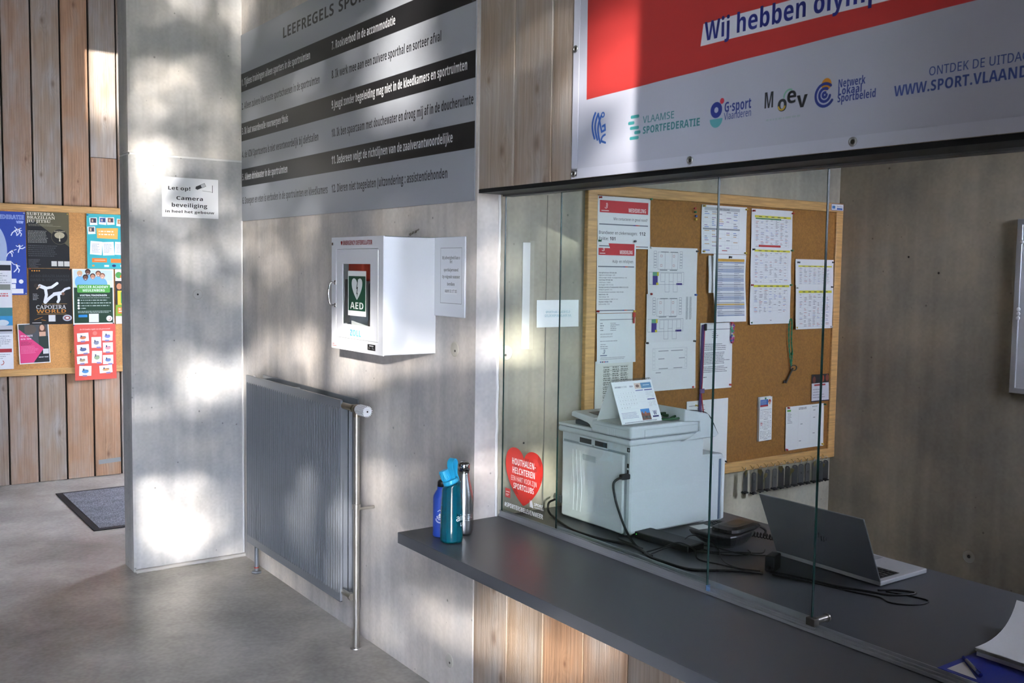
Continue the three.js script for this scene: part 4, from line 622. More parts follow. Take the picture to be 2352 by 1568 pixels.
{
  const b = thing('teal_drinking_bottle', 'translucent teal drinking bottle with a tilted cap and carrying loop', 'bottle', [2.579, 0.7283, 0.223], [0, 0.953, 0]);
  const shell = new THREE.MeshPhysicalMaterial({ color: 0x1690a8, roughness: 0.12, transmission: 0.72, thickness: 0, ior: 1.45, specularIntensity: 1 });
  const R = 0.0385, TILT = 0.37;
  const wall = lathe([[0, 0.001], [R - 0.006, 0.001], [R - 0.001, 0.004], [R, 0.009], [R - 0.0012, 0.1], [R - 0.004, 0.155], [R - 0.0055, 0.19], [R - 0.008, 0.196], [0.026, 0.2], [0, 0.2]], 44);
  { const p = wall.attributes.position; for (let i = 0; i < p.count; i++) { const y = p.getY(i), k = Math.max(0, (y - 0.13) / 0.07); p.setY(i, y + k * k * p.getX(i) * 0.36); } wall.computeVertexNormals(); }
  const body = part('body', wall, shell, b);
  part('water', lathe([[0, 0.004], [R - 0.007, 0.004], [R - 0.0025, 0.01], [R - 0.0035, 0.092], [0, 0.092]], 32), new THREE.MeshPhysicalMaterial({ color: 0x0d5f8c, roughness: 0.05, transmission: 0.6, thickness: 0, ior: 1.33 }), body);
  part('straw', cyl(0.0075, 0.0095, 0.17, 14), std(0x0d3b4a, 0.5), body, [-0.014, 0.098, 0.0], [0, 0, -0.14]);
  const capMat = phys(0x2aa4cf, 0.35);
  const cap = part('cap', lathe([[0, -0.004], [0.027, -0.004], [0.0275, 0.003], [0.0265, 0.005], [0.0275, 0.007], [0.0265, 0.009], [0.0275, 0.011], [0.026, 0.014], [0, 0.014]], 36), capMat, b, [-0.002, 0.2, 0], [0, 0, TILT]);
  const ridges = [lathe([[0, 0], [0.0165, 0], [0.0165, 0.034], [0.0155, 0.037], [0, 0.037]], 32)]; for (let i = 0; i < 22; i++) ridges.push(box(0.002, 0.028, 0.0016).translate(0, 0.02, 0.0168).rotateY(i / 22 * 2 * PI));
  part('mouthpiece', merged(ridges), capMat, cap, [-0.0095, 0.013, 0.0]);
  // the loop: a broad strap bent over, rising beside the mouthpiece
  const prof = [[0.001, 0], [0.0, 0.02], [-0.006, 0.045], [-0.012, 0.062], [-0.009, 0.078], [0.004, 0.085], [0.013, 0.076], [0.013, 0.056], [0.012, 0.035], [0.02, 0.016], [0.026, 0.0]], crv = new THREE.CatmullRomCurve3(prof.map(([x, y]) => V3(x, y, 0))), N = 60, pts = crv.getPoints(N), pos = [], id = [];
  pts.forEach((q, i) => { const t = pts[Math.min(i + 1, N)].clone().sub(pts[Math.max(i - 1, 0)]).normalize(), nx = -t.y * 0.0014, ny = t.x * 0.0014; for (const [s, z] of [[1, -1], [1, 1], [-1, 1], [-1, -1]]) pos.push(q.x + nx * s, q.y + ny * s, z * 0.0115); if (i) for (let k = 0; k < 4; k++) { const a = (i - 1) * 4 + k, b2 = (i - 1) * 4 + (k + 1) % 4; id.push(a, b2, b2 + 4, a, b2 + 4, a + 4); } });
  const lg = new THREE.BufferGeometry(); lg.setAttribute('position', new THREE.Float32BufferAttribute(pos, 3)); lg.setIndex(id); const lg2 = lg.toNonIndexed(); lg2.computeVertexNormals();
  part('carrying_loop', lg2, capMat, b, [0.002, 0.199, 0.004], [0, 0.95, 0.02]);
  const a = canvasTex(256, 256, (c, w, h) => { c.fillStyle = '#000'; c.fillRect(0, 0, w, h); c.fillStyle = '#fff'; fit(c, 'air', 20, 130, 190, 150, ''); fit(c, 'up', 110, 230, 130, 120, ''); }, false);
  part('printed_name', new THREE.CylinderGeometry(0.0389, 0.0389, 0.05, 18, 1, true, -0.65, 1.3), std(0xf4f8fa, 0.5, { alphaMap: a, transparent: true, side: THREE.DoubleSide }), body, [0, 0.078, 0], [0, 1.0, 0]);
}
{
  const b = thing('steel_bottle', 'brushed stainless steel bottle with a domed cap on the counter', 'bottle', [2.522, 0.7283, 0.139], [0, 0.953, 0]);
  const prof = [[0, 0.0005], [0.026, 0.0005], [0.031, 0.008], [0.0335, 0.022]]; for (let i = 0; i < 7; i++) prof.push([0.0335, 0.05 + i * 0.0042], [0.0322, 0.0515 + i * 0.0042], [0.0335, 0.0533 + i * 0.0042]);
  prof.push([0.0335, 0.125], [0.031, 0.15], [0.0255, 0.175], [0.0205, 0.197], [0.0185, 0.212], [0.0185, 0.222], [0, 0.222]);
  part('body', lathe(prof, 40), std(0xb9bcbf, 0.3, { metalness: 1 }), b);
  part('seal_ring', cyl(0.0182, 0.0182, 0.003, 28), M.black, b, [0, 0.2235, 0]);
  const cap = [lathe([[0, 0.258], [0.012, 0.257], [0.0185, 0.249], [0.0205, 0.242], [0.0208, 0.225], [0, 0.225]], 36)]; for (let i = 0; i < 12; i++) cap.push(new THREE.SphereGeometry(0.004, 8, 6).scale(0.8, 0.9, 0.6).translate(0, 0.2455, 0.0183).rotateY(i / 12 * 2 * PI));
  part('cap', merged(cap), std(0xc4c7ca, 0.22, { metalness: 1 }), b);
}

// ------------------------------------------------------------------ cork board with its papers
const BX = 2.374, CORK = BX + 0.0145;
{
  const y0 = 0.757, y1 = 1.985, z0 = -2.088, z1 = -0.498, w = z1 - z0, h = y1 - y0;
  const b = thing('office_pin_board', 'large cork pin board with a beech frame on the office side wall', 'pin board', [BX, (y0 + y1) / 2, (z0 + z1) / 2], faceX);
  part('cork_panel', metricUV(span(-w / 2 + 0.02, w / 2 - 0.02, -h / 2 + 0.02, h / 2 - 0.02, 0.001, 0.013)), new THREE.MeshStandardMaterial({ map: corkMap(151, [0.585, 0.405, 0.185]), roughness: 0.85 }), b);
  const bars = [['x', -w / 2, w / 2, h / 2 - 0.042, h / 2], ['x', -w / 2, w / 2, -h / 2, -h / 2 + 0.046], ['y', -w / 2, -w / 2 + 0.05, -h / 2, h / 2], ['y', w / 2 - 0.05, w / 2, -h / 2, h / 2]];
  for (const [, a, c, d, e] of bars) part('frame_bar', metricUV(rspan(a, c, d, e, 0.001, a === -w / 2 && c === w / 2 ? 0.026 : 0.025, 0.005, 2)), M.beech, b);
  const tx = canvasTex(256, 96, (c, W, H) => { c.fillStyle = '#f0f2f4'; c.fillRect(0, 0, W, H); c.strokeStyle = '#5673b0'; c.lineWidth = 6; c.strokeRect(3, 3, W - 6, H - 6); c.fillStyle = '#3c78bd'; c.fillRect(20, 26, 62, 44); c.fillStyle = '#7d8fb5'; fit(c, 'Service', 110, 46, 130, 38); c.fillStyle = '#2f5fb0'; c.fillRect(116, 56, 120, 28); });
  part('maker_label', new THREE.PlaneGeometry(0.092, 0.03), std(0xffffff, 0.5, { map: tx }), b, [w / 2 - 0.052, h / 2 - 0.02, 0.0268]).userData.label = 'white and blue service label';
  // screw hooks along the lower bar
  b.userData.hooks = [];
  const zs = [-1.42, -1.476, -1.522, -1.569, -1.618, -1.664, -1.71, -1.761, -1.806, -1.853, -1.903, -1.948, -1.991];
  zs.forEach((z) => { const lx = (z0 + z1) / 2 - z; part('hook', tube([[lx, -h / 2 + 0.02, 0.024], [lx, -h / 2 + 0.02, 0.034], [lx, -h / 2 + 0.012, 0.038], [lx, -h / 2 + 0.013, 0.046], [lx, -h / 2 + 0.021, 0.05]], 0.0011, 6, 14), M.brass, b); });
}
const officeSheets = [];
function paper(name, label, yTop, yBot, zL, zR, tw, th, draw, o = {}) {
  officeSheets.push({ short: o.short ?? name.replace(/_/g, ' '), y1: yTop, y0: yBot, z1: zL, z0: zR });
  const m = new THREE.MeshStandardMaterial({ map: canvasTex(tw, th, draw), roughness: o.rough ?? 0.6, side: THREE.DoubleSide });
  return solo(name, label, o.cat ?? 'sheet', sheetGeo(zL - zR, yTop - yBot, o.curl ?? 0.006, Math.round(zL * 1000 + yTop * 77)), m, [CORK + 0.0022 + (o.lift ?? 0), (yTop + yBot) / 2, (zL + zR) / 2], [0, PI / 2, o.tilt ?? 0], 'papers on the office pin board');
}
const blank = (c, w, h, col = '#e9eaea') => { c.fillStyle = col; c.fillRect(0, 0, w, h); };
const boat = (c, x, y, s, col) => { c.strokeStyle = col; c.lineWidth = s * 0.16; c.lineCap = 'round'; for (const [k, o] of [[1, 0], [0.72, 0.12]]) { c.beginPath(); c.arc(x - s * (0.35 + o), y - s * 0.25, s * 0.8 * k, -0.75, 0.85); c.stroke(); } c.beginPath(); c.arc(x - s * 0.1, y + s * 0.1, s * 0.55, 0.5, 2.4); c.stroke(); };
const noticeHead = (c, w, y, h, k) => { c.fillStyle = '#c2262e'; c.fillRect(w * 0.04, y, w * 0.92, h); boat(c, w * 0.16, y + h * 0.45, h * 0.3, '#f2e4e2'); c.fillStyle = '#f2e4e2'; c.fillRect(w * 0.07, y + h * 0.82, w * 0.14, h * 0.06); fit(c, 'MEDEDELING', w * 0.58, y + h * 0.88, w * 0.34, k); };
const rule = (c, w, y, t) => { c.fillStyle = '#6d737c'; c.fillRect(w * 0.03, y, w * 0.93, t); [['#3d3f8c', 0.68], ['#c2363a', 0.72], ['#b26a3a', 0.76]].forEach(([k, x]) => { c.fillStyle = k; c.fillRect(w * x, y, w * 0.04, t); }); };
paper('emergency_notice', 'notice with red header and emergency numbers 112 and 101', 1.941, 1.738, -0.551, -0.831, 640, 472, (c, w, h) => {
  blank(c, w, h); noticeHead(c, w, 38, 110, 52); c.fillStyle = '#3c4046'; fit(c, 'Wie contacteren in geval nood?', 190, 214, 420, 34, ''); rule(c, w, 250, 10); c.fillStyle = '#25282c'; fit(c, 'Brandweer en ziekenwagen:', 14, 345, 470, 40, ''); fit(c, '112', 506, 345, 78, 42); fit(c, 'Politie:', 14, 400, 118, 40, ''); fit(c, '101', 146, 400, 76, 42); rule(c, w, 448, 9);
});
paper('helplines_notice', 'notice with red header listing help lines in small print', 1.767, 1.481, -0.55, -0.755, 440, 614, (c, w, h) => {
  blank(c, w, h); noticeHead(c, w, 22, 100, 44); c.fillStyle = '#3c4046'; fit(c, 'Hulp- en infolijnen', 172, 186, 240, 34, ''); rule(c, w, 214, 9);
  ['Anti-gifcentrum: 070 245 245', 'Algemene inlichtingen: 1207', 'Awel (vroeger: Kinder- en Jongerentelefoon): 102', 'Card Stop: 070 344 344', 'Child Focus: 116000', 'De druglijn: 078 15 10 20', 'Escolap (vermist of mishandeld): 0800 2123 2123', 'Meldpunt geweld: 1712', 'Permanentiedienst apotheker: 0903 99 000', 'Rode Kruis: 105', 'Tele-Onthaal: 106', 'Telelink (studenten): 0800 13 14 4', 'Vlaamse infolijn: 1700', 'Zelfmoordlijn: 1813'].forEach((s, i) => { c.fillStyle = '#3a3d42'; fit(c, s, 24, 276 + i * 20.5, 0, 14.5, i % 3 ? '' : 'bold'); }); rule(c, w, 588, 8);
}, { lift: 0.003 });
paper('incident_sheet', 'white incident report sheet with a small sailing emblem', 1.479, 1.281, -0.556, -0.759, 400, 392, (c, w, h) => { blank(c, w, h, '#e4e8e8'); c.fillStyle = '#5b6068'; c.fillRect(30, 46, 360, 4); print(c, 34, 74, 40, 4, 18, 6, '#6d7278', 3); print(c, 140, 74, 100, 5, 14, 5, '#8a8f95', 4); c.fillStyle = '#4d5259'; fit(c, 'MELD EEN INCIDENT MET', 34, 166, 130, 13, ''); fit(c, 'UW INSTALLATIE [24/7]', 34, 186, 126, 13, ''); print(c, 34, 214, 190, 1, 14, 5, '#8a8f95', 5, 0.1); print(c, 34, 240, 80, 3, 16, 5, '#8a8f95', 6); boat(c, 72, 300, 22, '#4a5878'); c.fillStyle = '#4a5878'; c.fillRect(34, 326, 70, 6); print(c, 34, 345, 260, 2, 12, 4, '#8a8f95', 7, 0.3); ['#3b5a9c', '#333', '#b8455a', '#3b5a9c', '#5a6a9c'].forEach((k, i) => { c.fillStyle = k; c.fillRect(34 + i * 18, 374, 11, 11); }); }, { lift: 0.004, curl: 0.008 });
paper('timetable_list', 'greyish list behind the printer with three narrow columns', 1.29, 1.03, -0.555, -0.755, 320, 420, (c, w, h) => { blank(c, w, h, '#dfe1d8'); for (const x of [70, 145, 215]) print(c, x, 40, 62, 24, 14, 6, '#6f7268', x, 0.25); c.strokeStyle = '#8a8c80'; c.lineWidth = 2; for (let y = 36; y < 400; y += 28) { c.beginPath(); c.moveTo(64, y); c.lineTo(282, y); c.stroke(); } });
const plan = (c, w, h, col) => {
  blank(c, w, h); c.strokeStyle = '#9aa0a8'; c.lineWidth = 2.4; c.strokeRect(w * 0.2, h * 0.1, w * 0.4, h * 0.36); for (const x of [0.34, 0.48]) { c.beginPath(); c.moveTo(w * x, h * 0.1); c.lineTo(w * x, h * 0.46); c.stroke(); }
  for (const x of [0.12, 0.64]) for (let i = 0; i < 6; i++) c.strokeRect(w * x, h * (0.08 + i * 0.06), w * 0.05, h * 0.05); c.fillStyle = '#70757c'; for (const [x, y] of [[0.26, 0.09], [0.45, 0.09], [0.24, 0.47], [0.44, 0.47]]) c.fillRect(w * x, h * y, w * 0.15, h * 0.014);
  c.strokeStyle = '#c08a8a'; for (const [x, y] of [[0.25, 0.16], [0.5, 0.16], [0.25, 0.36], [0.5, 0.36]]) c.strokeRect(w * x, h * y, w * 0.035, h * 0.04);
  if (col) { c.strokeStyle = '#9aa0a8'; c.strokeRect(w * 0.03, h * 0.52, w * 0.7, h * 0.26); c.fillStyle = '#4a4088'; c.fillRect(w * 0.1, h * 0.6, w * 0.1, h * 0.19); c.fillRect(w * 0.58, h * 0.75, w * 0.12, h * 0.04); c.fillStyle = '#6fa886'; c.fillRect(w * 0.1, h * 0.52, w * 0.1, h * 0.08); c.fillStyle = '#d8cc4a'; c.fillRect(w * 0.185, h * 0.52, w * 0.035, h * 0.08); c.fillRect(w * 0.17, h * 0.74, w * 0.045, h * 0.05); for (let i = 0; i < 5; i++) c.strokeRect(w * (0.26 + i * 0.085), h * 0.54, w * 0.085, h * (0.18 + (i % 2) * 0.22)); }
};
paper('floor_plan_sheet', 'glossy floor plan sheet with purple and green rooms below the red pins', 1.748, 1.552, -0.823, -1.109, 512, 352, (c, w, h) => plan(c, w, h, true), { rough: 0.22, short: 'first floor plan' });
paper('floor_plan_sheet', 'second glossy floor plan sheet, with a dense table at its right side', 1.556, 1.356, -0.821, -1.111, 512, 352, (c, w, h) => { plan(c, w, h, true); for (const x of [0.78, 0.85]) print(c, w * x, h * 0.06, w * 0.05, 34, 5, 3, '#8a8f95', 3, 0.2); }, { rough: 0.22, lift: 0.002, short: 'second floor plan' });
paper('floor_plan_sheet', 'third floor plan sheet, an empty hall outline above the desk calendar', 1.357, 1.153, -0.82, -1.111, 512, 352, (c, w, h) => { blank(c, w, h); c.strokeStyle = '#c3c6ca'; c.lineWidth = 2; c.strokeRect(w * 0.14, h * 0.13, w * 0.68, h * 0.44); for (const x of [0.14, 0.78]) for (let i = 0; i < 5; i++) c.strokeRect(w * x, h * (0.15 + i * 0.08), w * 0.045, h * 0.06); c.fillStyle = '#8a8e94'; for (const [x, y, l] of [[0.25, 0.18, 0.2], [0.5, 0.18, 0.24], [0.26, 0.54, 0.18], [0.55, 0.54, 0.18], [0.25, 0.34, 0.12], [0.66, 0.34, 0.12], [0.2, 0.62, 0.1]]) c.fillRect(w * x, h * y, w * l, h * 0.014); }, { rough: 0.35, lift: 0.004, short: 'third floor plan' });
const grid = (c, x, y, w, h, nx, ny, col) => { c.strokeStyle = col; c.lineWidth = 1.4; for (let i = 0; i <= nx; i++) { c.beginPath(); c.moveTo(x + i * w / nx, y); c.lineTo(x + i * w / nx, y + h); c.stroke(); } for (let i = 0; i <= ny; i++) { c.beginPath(); c.moveTo(x, y + i * h / ny); c.lineTo(x + w, y + i * h / ny); c.stroke(); } };
const cells = (c, x, y, w, h, nx, ny, cols, seed, fill = 0.6) => { const r = rng(seed); for (let j = 0; j < ny; j++) for (let i = 0; i < nx; i++) if (r() < fill) { c.fillStyle = cols[r() * cols.length | 0]; c.fillRect(x + (i + 0.2) * w / nx, y + (j + 0.35) * h / ny, w / nx * (0.3 + r() * 0.4), h / ny * 0.3); } };
paper('school_timetable', 'school timetable with grey heading and coloured entries', 1.935, 1.728, -1.128, -1.411, 512, 374, (c, w, h) => { blank(c, w, h); c.fillStyle = '#b9bcc0'; c.fillRect(30, 16, 400, 24); c.fillStyle = '#4a4d52'; fit(c, 'INSPIRO COLLEGE', 160, 35, 150, 18); grid(c, 16, 44, 410, 290, 5, 10, '#c6c9cc'); cells(c, 16, 44, 410, 290, 5, 20, ['#5f7fc4', '#6d7278', '#c0935a', '#8a6a9c'], 21, 0.5); c.fillStyle = '#8d9196'; c.fillRect(16, 176, 420, 12); c.fillStyle = '#4f6fb8'; c.fillRect(20, 345, 70, 6); c.fillStyle = '#b04a48'; c.fillRect(230, 345, 60, 6); });
paper('striped_planner', 'long planner sheet with blue and grey stripes, hanging loose', 1.726, 1.434, -1.191, -1.396, 300, 430, (c, w, h) => { blank(c, w, h); c.fillStyle = '#c99a3c'; c.fillRect(24, 28, 262, 17); const r = rng(31); for (let i = 0; i < 30; i++) { const y = 47 + i * 11.6; c.fillStyle = ['#8f9cb8', '#b9bdc4', '#d9dbde', '#8f9cb8', '#a9adb4'][i * 7 % 5]; if (i === 23) c.fillStyle = '#c9a24a'; c.fillRect(24, y, 262, 9); c.fillStyle = '#6b7280'; c.fillRect(30, y + 3, 20 + r() * 50, 3); c.fillRect(196, y + 3, 30 + r() * 40, 2.5); } }, { curl: 0.022, lift: 0.014, cat: 'planner' });
paper('planner_back_sheets', 'loose back sheets curling out beside the striped planner', 1.72, 1.56, -1.172, -1.36, 64, 64, (c, w, h) => blank(c, w, h, '#dfe0e2'), { curl: 0.012, lift: 0.006 });
const roster = (head, seed, extra) => (c, w, h) => { blank(c, w, h, '#e4e4e6'); if (head) { c.fillStyle = '#d6cf3e'; c.fillRect(w * 0.08, h * head, w * 0.88, h * 0.055); c.fillStyle = '#5a5c40'; for (let i = 0; i < 5; i++) c.fillRect(w * (0.18 + i * 0.15), h * (head + 0.02), w * 0.07, h * 0.018); } const y0 = h * (head + 0.08); grid(c, w * 0.08, y0, w * 0.84, h * 0.95 - y0, 7, 12, '#c3c4c8'); cells(c, w * 0.08, y0, w * 0.84, h * 0.95 - y0, 7, 24, ['#6f7278', '#8a8c92', '#b06a6a', '#7f8fc0', '#6f7278'], seed, 0.6); extra?.(c, w, h); };
paper('roster_sheet', 'duty roster with a yellow heading and one red bar', 1.933, 1.756, -1.442, -1.721, 480, 304, roster(0.16, 41, (c, w, h) => { c.fillStyle = '#3f7a3c'; c.fillRect(w * 0.1, h * 0.225, w * 0.62, h * 0.03); c.fillStyle = '#c23a3a'; c.fillRect(w * 0.18, h * 0.9, w * 0.54, h * 0.05); }), { short: 'roster with the red bar' });
paper('roster_sheet', 'duty roster with a yellow heading pinned between two other rosters', 1.757, 1.598, -1.443, -1.719, 480, 276, roster(0.03, 43), { lift: 0.002, short: 'middle roster' });
paper('roster_sheet', 'lowest duty roster of the column, blank at its foot', 1.6, 1.418, -1.443, -1.72, 480, 316, (c, w, h) => { roster(0.03, 47)(c, w, h); c.fillStyle = '#e4e4e6'; c.fillRect(0, h * 0.72, w, h * 0.28); c.fillStyle = '#8a8c92'; c.fillRect(w * 0.5, h * 0.9, w * 0.04, 5); }, { lift: 0.004, short: 'lowest roster' });
paper('half_roster_sheet', 'upper of two rosters beside the board edge, yellow heading mid sheet', 1.715, 1.594, -1.752, -2.033, 480, 206, roster(0.24, 51), { lift: 0.001, short: 'upper roster at the board edge' });
paper('half_roster_sheet', 'lower of two rosters beside the board edge, curling at its foot', 1.596, 1.389, -1.757, -2.034, 480, 350, roster(0.13, 53), { lift: 0.003, curl: 0.01, short: 'lower roster at the board edge' });
paper('typed_letter', 'typed letter hanging under the striped planner', 1.43, 1.142, -1.14, -1.342, 300, 426, (c, w, h) => { blank(c, w, h); c.fillStyle = '#7a7e84'; c.fillRect(40, 40, 250, 4); print(c, 110, 56, 60, 4, 12, 4, '#6d7278', 3); print(c, 24, 135, 250, 4, 12, 4, '#5f6368', 4, 0.3); print(c, 24, 190, 260, 8, 10, 4, '#5f6368', 5, 0.3); print(c, 24, 280, 255, 4, 11, 4, '#5f6368', 6, 0.4); print(c, 24, 345, 40, 1, 10, 5, '#5f6368', 7, 0); });
paper('form_sheet', 'mostly empty form sheet behind the printer', 1.096, 0.805, -1.07, -1.327, 380, 430, (c, w, h) => { blank(c, w, h); c.fillStyle = '#6a6e74'; c.fillRect(20, 30, 140, 3); for (const [x, y] of [[95, 52], [130, 60], [110, 110], [140, 160], [120, 170], [150, 215]]) c.fillRect(x, y, 36, 4); });
paper('card_notice', 'small dark topped event card at the right frame of the pin board', 1.169, 1.038, -1.903, -2.032, 200, 204, (c, w, h) => { blank(c, w, h, '#d4d2d8'); c.fillStyle = '#241f22'; c.fillRect(0, 0, w, 66); [[30, 40, '#6e3a2a'], [128, 34, '#9c4a30'], [180, 30, '#7a3b2a']].forEach(([x, y, k]) => { c.fillStyle = k; c.beginPath(); c.ellipse(x, y, 18, 26, 0, 0, 7); c.fill(); }); c.fillStyle = '#a03a3a'; c.fillRect(30, 74, 130, 12); print(c, 16, 110, 150, 4, 20, 5, '#8a8790', 5, 0.5); c.fillStyle = '#2a2438'; c.fillRect(0, 196, w, 8); }, { cat: 'card' });
paper('register_sheet', 'sheet with two dotted columns near the lower board corner', 1.027, 0.821, -1.722, -2.002, 420, 308, (c, w, h) => { blank(c, w, h); c.fillStyle = '#6faa4a'; c.fillRect(14, 22, 40, 14); print(c, 140, 14, 90, 2, 9, 5, '#6d7278', 12, 0.1); print(c, 290, 14, 60, 1, 9, 5, '#6d7278', 13, 0.1); c.fillStyle = '#6d7278'; c.setLineDash([3, 4]); c.strokeStyle = '#9a9da2'; for (const x of [136, 268]) { c.beginPath(); c.moveTo(x, 20); c.lineTo(x, 290); c.stroke(); } c.setLineDash([]); print(c, 16, 44, 60, 8, 10, 4, '#8a8f95', 4); for (const [x, y] of [[160, 130], [150, 250], [300, 40], [300, 92], [300, 205]]) c.fillRect(x, y, 24, 5); }, { curl: 0.008 });
{
  const t = thing('tear_off_calendar', 'slim tear-off wall calendar with a blue and red header', 'calendar', [CORK + 0.0005, 0.984, -1.5705], [0, PI / 2, 0.02]);
  part('pad', merged([rspan(-0.043, 0.043, -0.1, 0.05, 0, 0.012, 0.001, 1), span(-0.043, 0.043, 0.05, 0.102, 0, 0.003)]), std(0xdfe0e2, 0.6), t);
  const tx = canvasTex(240, 564, (c, w, h) => { blank(c, w, h, '#eceded'); c.fillStyle = '#2f62ad'; c.fillRect(10, 30, 150, 70); c.fillStyle = '#b5363a'; c.fillRect(10, 100, 150, 22); c.fillStyle = '#8fa5cc'; for (let i = 0; i < 4; i++) c.fillRect(20, 42 + i * 14, 110, 6); c.fillStyle = '#a8483f'; c.beginPath(); c.arc(190, 60, 28, 0, 7); c.fill(); c.fillStyle = '#d9a58a'; c.beginPath(); c.arc(190, 80, 20, 0, 7); c.fill(); c.fillStyle = '#bfc3c8'; c.fillRect(16, 158, 214, 10); for (let m = 0; m < 3; m++) { const y = 178 + m * 128; cells(c, 14, y, 214, 100, 7, 5, ['#6d7278', '#7a7e84'], m + 5, 0.95); c.fillStyle = '#8a8f95'; c.fillRect(80, y + 106, 80, 6); } c.strokeStyle = '#c2363a'; c.lineWidth = 6; c.strokeRect(26, 330, 24, 28); });
  part('printed_face', new THREE.PlaneGeometry(0.085, 0.2), std(0xffffff, 0.6, { map: tx }), t, [0, 0.001, 0.0126]);
  part('clasp', rbox(0.018, 0.006, 0.004, 0.001), M.black, t, [0.02, -0.1, 0.008]);
}
// pins of the office board
for (const [k, y, z] of [['r', 1.934, -0.556], ['g', 1.941, -0.828], ['g', 1.766, -0.557], ['k', 1.768, -0.745], ['k', 1.736, -1.099], ['r', 1.489, -0.554], ['r', 1.556, -0.841], ['b', 1.552, -1.098], ['k', 1.355, -0.826], ['k', 1.355, -1.098], ['r', 1.159, -1.094], ['w', 1.745, -0.835], ['y', 1.487, -0.75],
  ['r', 1.915, -1.08], ['g', 1.9, -1.083], ['b', 1.884, -1.087], ['y', 1.87, -1.087], ['y', 1.929, -1.134], ['y', 1.926, -1.401], ['y', 1.735, -1.402], ['y', 1.737, -1.138], ['k', 1.715, -1.288], ['r', 1.923, -1.446], ['r', 1.922, -1.712], ['k', 1.752, -1.452], ['g', 1.753, -1.714], ['r', 1.594, -1.45], ['g', 1.595, -1.716], ['g', 1.427, -1.45], ['k', 1.7, -1.764], ['k', 1.704, -2.018], ['w', 1.582, -1.763], ['k', 1.586, -2.017], ['y', 1.397, -1.764], ['w', 1.396, -2.023], ['r', 1.429, -1.327],
  ['r', 1.155, -1.33], ['k', 0.814, -1.314], ['y', 1.077, -1.12], ['g', 1.079, -1.565], ['r', 1.023, -1.732], ['g', 1.022, -1.998], ['r', 0.827, -1.729], ['y', 0.83, -1.992]])
  pin(k, CORK + (Math.abs(z + 1.288) < 0.01 ? 0.022 : Math.abs(z + 1.565) < 0.005 ? 0.006 : 0.0075), y, z, Math.abs(z + 1.288) < 0.01 ? 'through the top of the striped planner' : Math.abs(z + 1.565) < 0.005 ? 'through the top of the tear-off calendar' : Math.abs(z + 1.085) < 0.006 ? 'in the short row of four pins left of the school timetable' : officeSheets, 'pins of the office board');
// ------------------------------------------------------------------ lanyards and keys hanging on the board
{
  const x = CORK + 0.01, t = thing('green_lanyard', 'green rope lanyard with an old iron key on the pin board', 'lanyard', [x, 1.431, -1.722]);
  const rope = std(0x1f7a56, 0.7), coil = (pts) => { const cv = new THREE.CatmullRomCurve3(pts.map((p) => V3(...p))), a = [], b = []; for (let i = 0; i <= 90; i++) { const q = cv.getPoint(i / 90), w = i * 1.1; a.push([q.x + Math.cos(w) * 0.0017, q.y, q.z + Math.sin(w) * 0.0017]); b.push([q.x - Math.cos(w) * 0.0017, q.y, q.z - Math.sin(w) * 0.0017]); } return merged([tube(a, 0.0023, 5, 180), tube(b, 0.0023, 5, 180)]); };
  part('cord', coil([[0, -0.212, -0.016], [0, -0.1, 0.004], [0, 0.0, 0.004], [0.002, 0.008, -0.003], [0, -0.002, -0.011], [0, -0.1, -0.014], [0.001, -0.145, -0.02], [0, -0.212, -0.019]]), rope, t);
  part('cord_knot', new THREE.SphereGeometry(0.006, 10, 8).scale(1, 1.5, 1), rope, t, [0.001, -0.155, -0.019]);
  const iron = std(0x4a4640, 0.5, { metalness: 0.8 }), key = part('iron_key', merged([cyl(0.0042, 0.0042, 0.08, 10).rotateX(-0.62).translate(0, -0.256, -0.008), rbox(0.004, 0.012, 0.016, 0.001).translate(0, -0.283, 0.024)]), iron, t);
  part('key_bow', new THREE.TorusGeometry(0.016, 0.003, 8, 20).rotateY(PI / 2).scale(1, 0.8, 1.35).translate(0, -0.222, -0.036), iron, key);
}
{
  const x = CORK + 0.009, t = thing('ribbon_lanyard', 'purple and red ribbon lanyard hanging down behind the printer', 'lanyard', [x, 1.425, -1.152]);
  const rib = (pts, w, mat, n) => part(n, merged([tube(pts, w, 6, 40)]).scale(0.5, 1, 1), mat, t);
  rib([[0, -0.002, 0.004], [0, -0.2, 0.008], [0.001, -0.4, 0.01], [0.001, -0.5, 0.009]], 0.005, std(0x3a2f66, 0.7), 'purple_band'); rib([[0.003, 0, -0.002], [0.003, -0.2, 0.001], [0.003, -0.38, 0.003], [0.004, -0.5, 0.001]], 0.0045, std(0x55286a, 0.7), 'purple_band');
  rib([[0.004, -0.02, -0.006], [0.004, -0.12, -0.004], [0.005, -0.25, -0.0], [0.006, -0.3, 0.002], [0.006, -0.34, -0.004], [0.007, -0.4, -0.014], [0.006, -0.46, -0.008], [0.006, -0.5, 0.0]], 0.0032, std(0xb0242e, 0.6), 'red_band');
  part('black_slide', rbox(0.006, 0.03, 0.014, 0.003), M.black, t, [0.006, -0.012, -0.008]); part('clear_clip', rbox(0.008, 0.02, 0.026, 0.002), phys(0x9a7fb0, 0.2, { transmission: 0.5 }), t, [0.005, -0.287, 0.002]);
  part('chain', tube([[0.004, -0.5, 0.0], [0.004, -0.53, -0.004], [0.004, -0.555, -0.006]], 0.0015, 6, 12), M.steel, t); part('split_ring', new THREE.TorusGeometry(0.011, 0.0012, 8, 22).rotateY(PI / 2), M.steel, t, [0.004, -0.567, -0.008]);
}
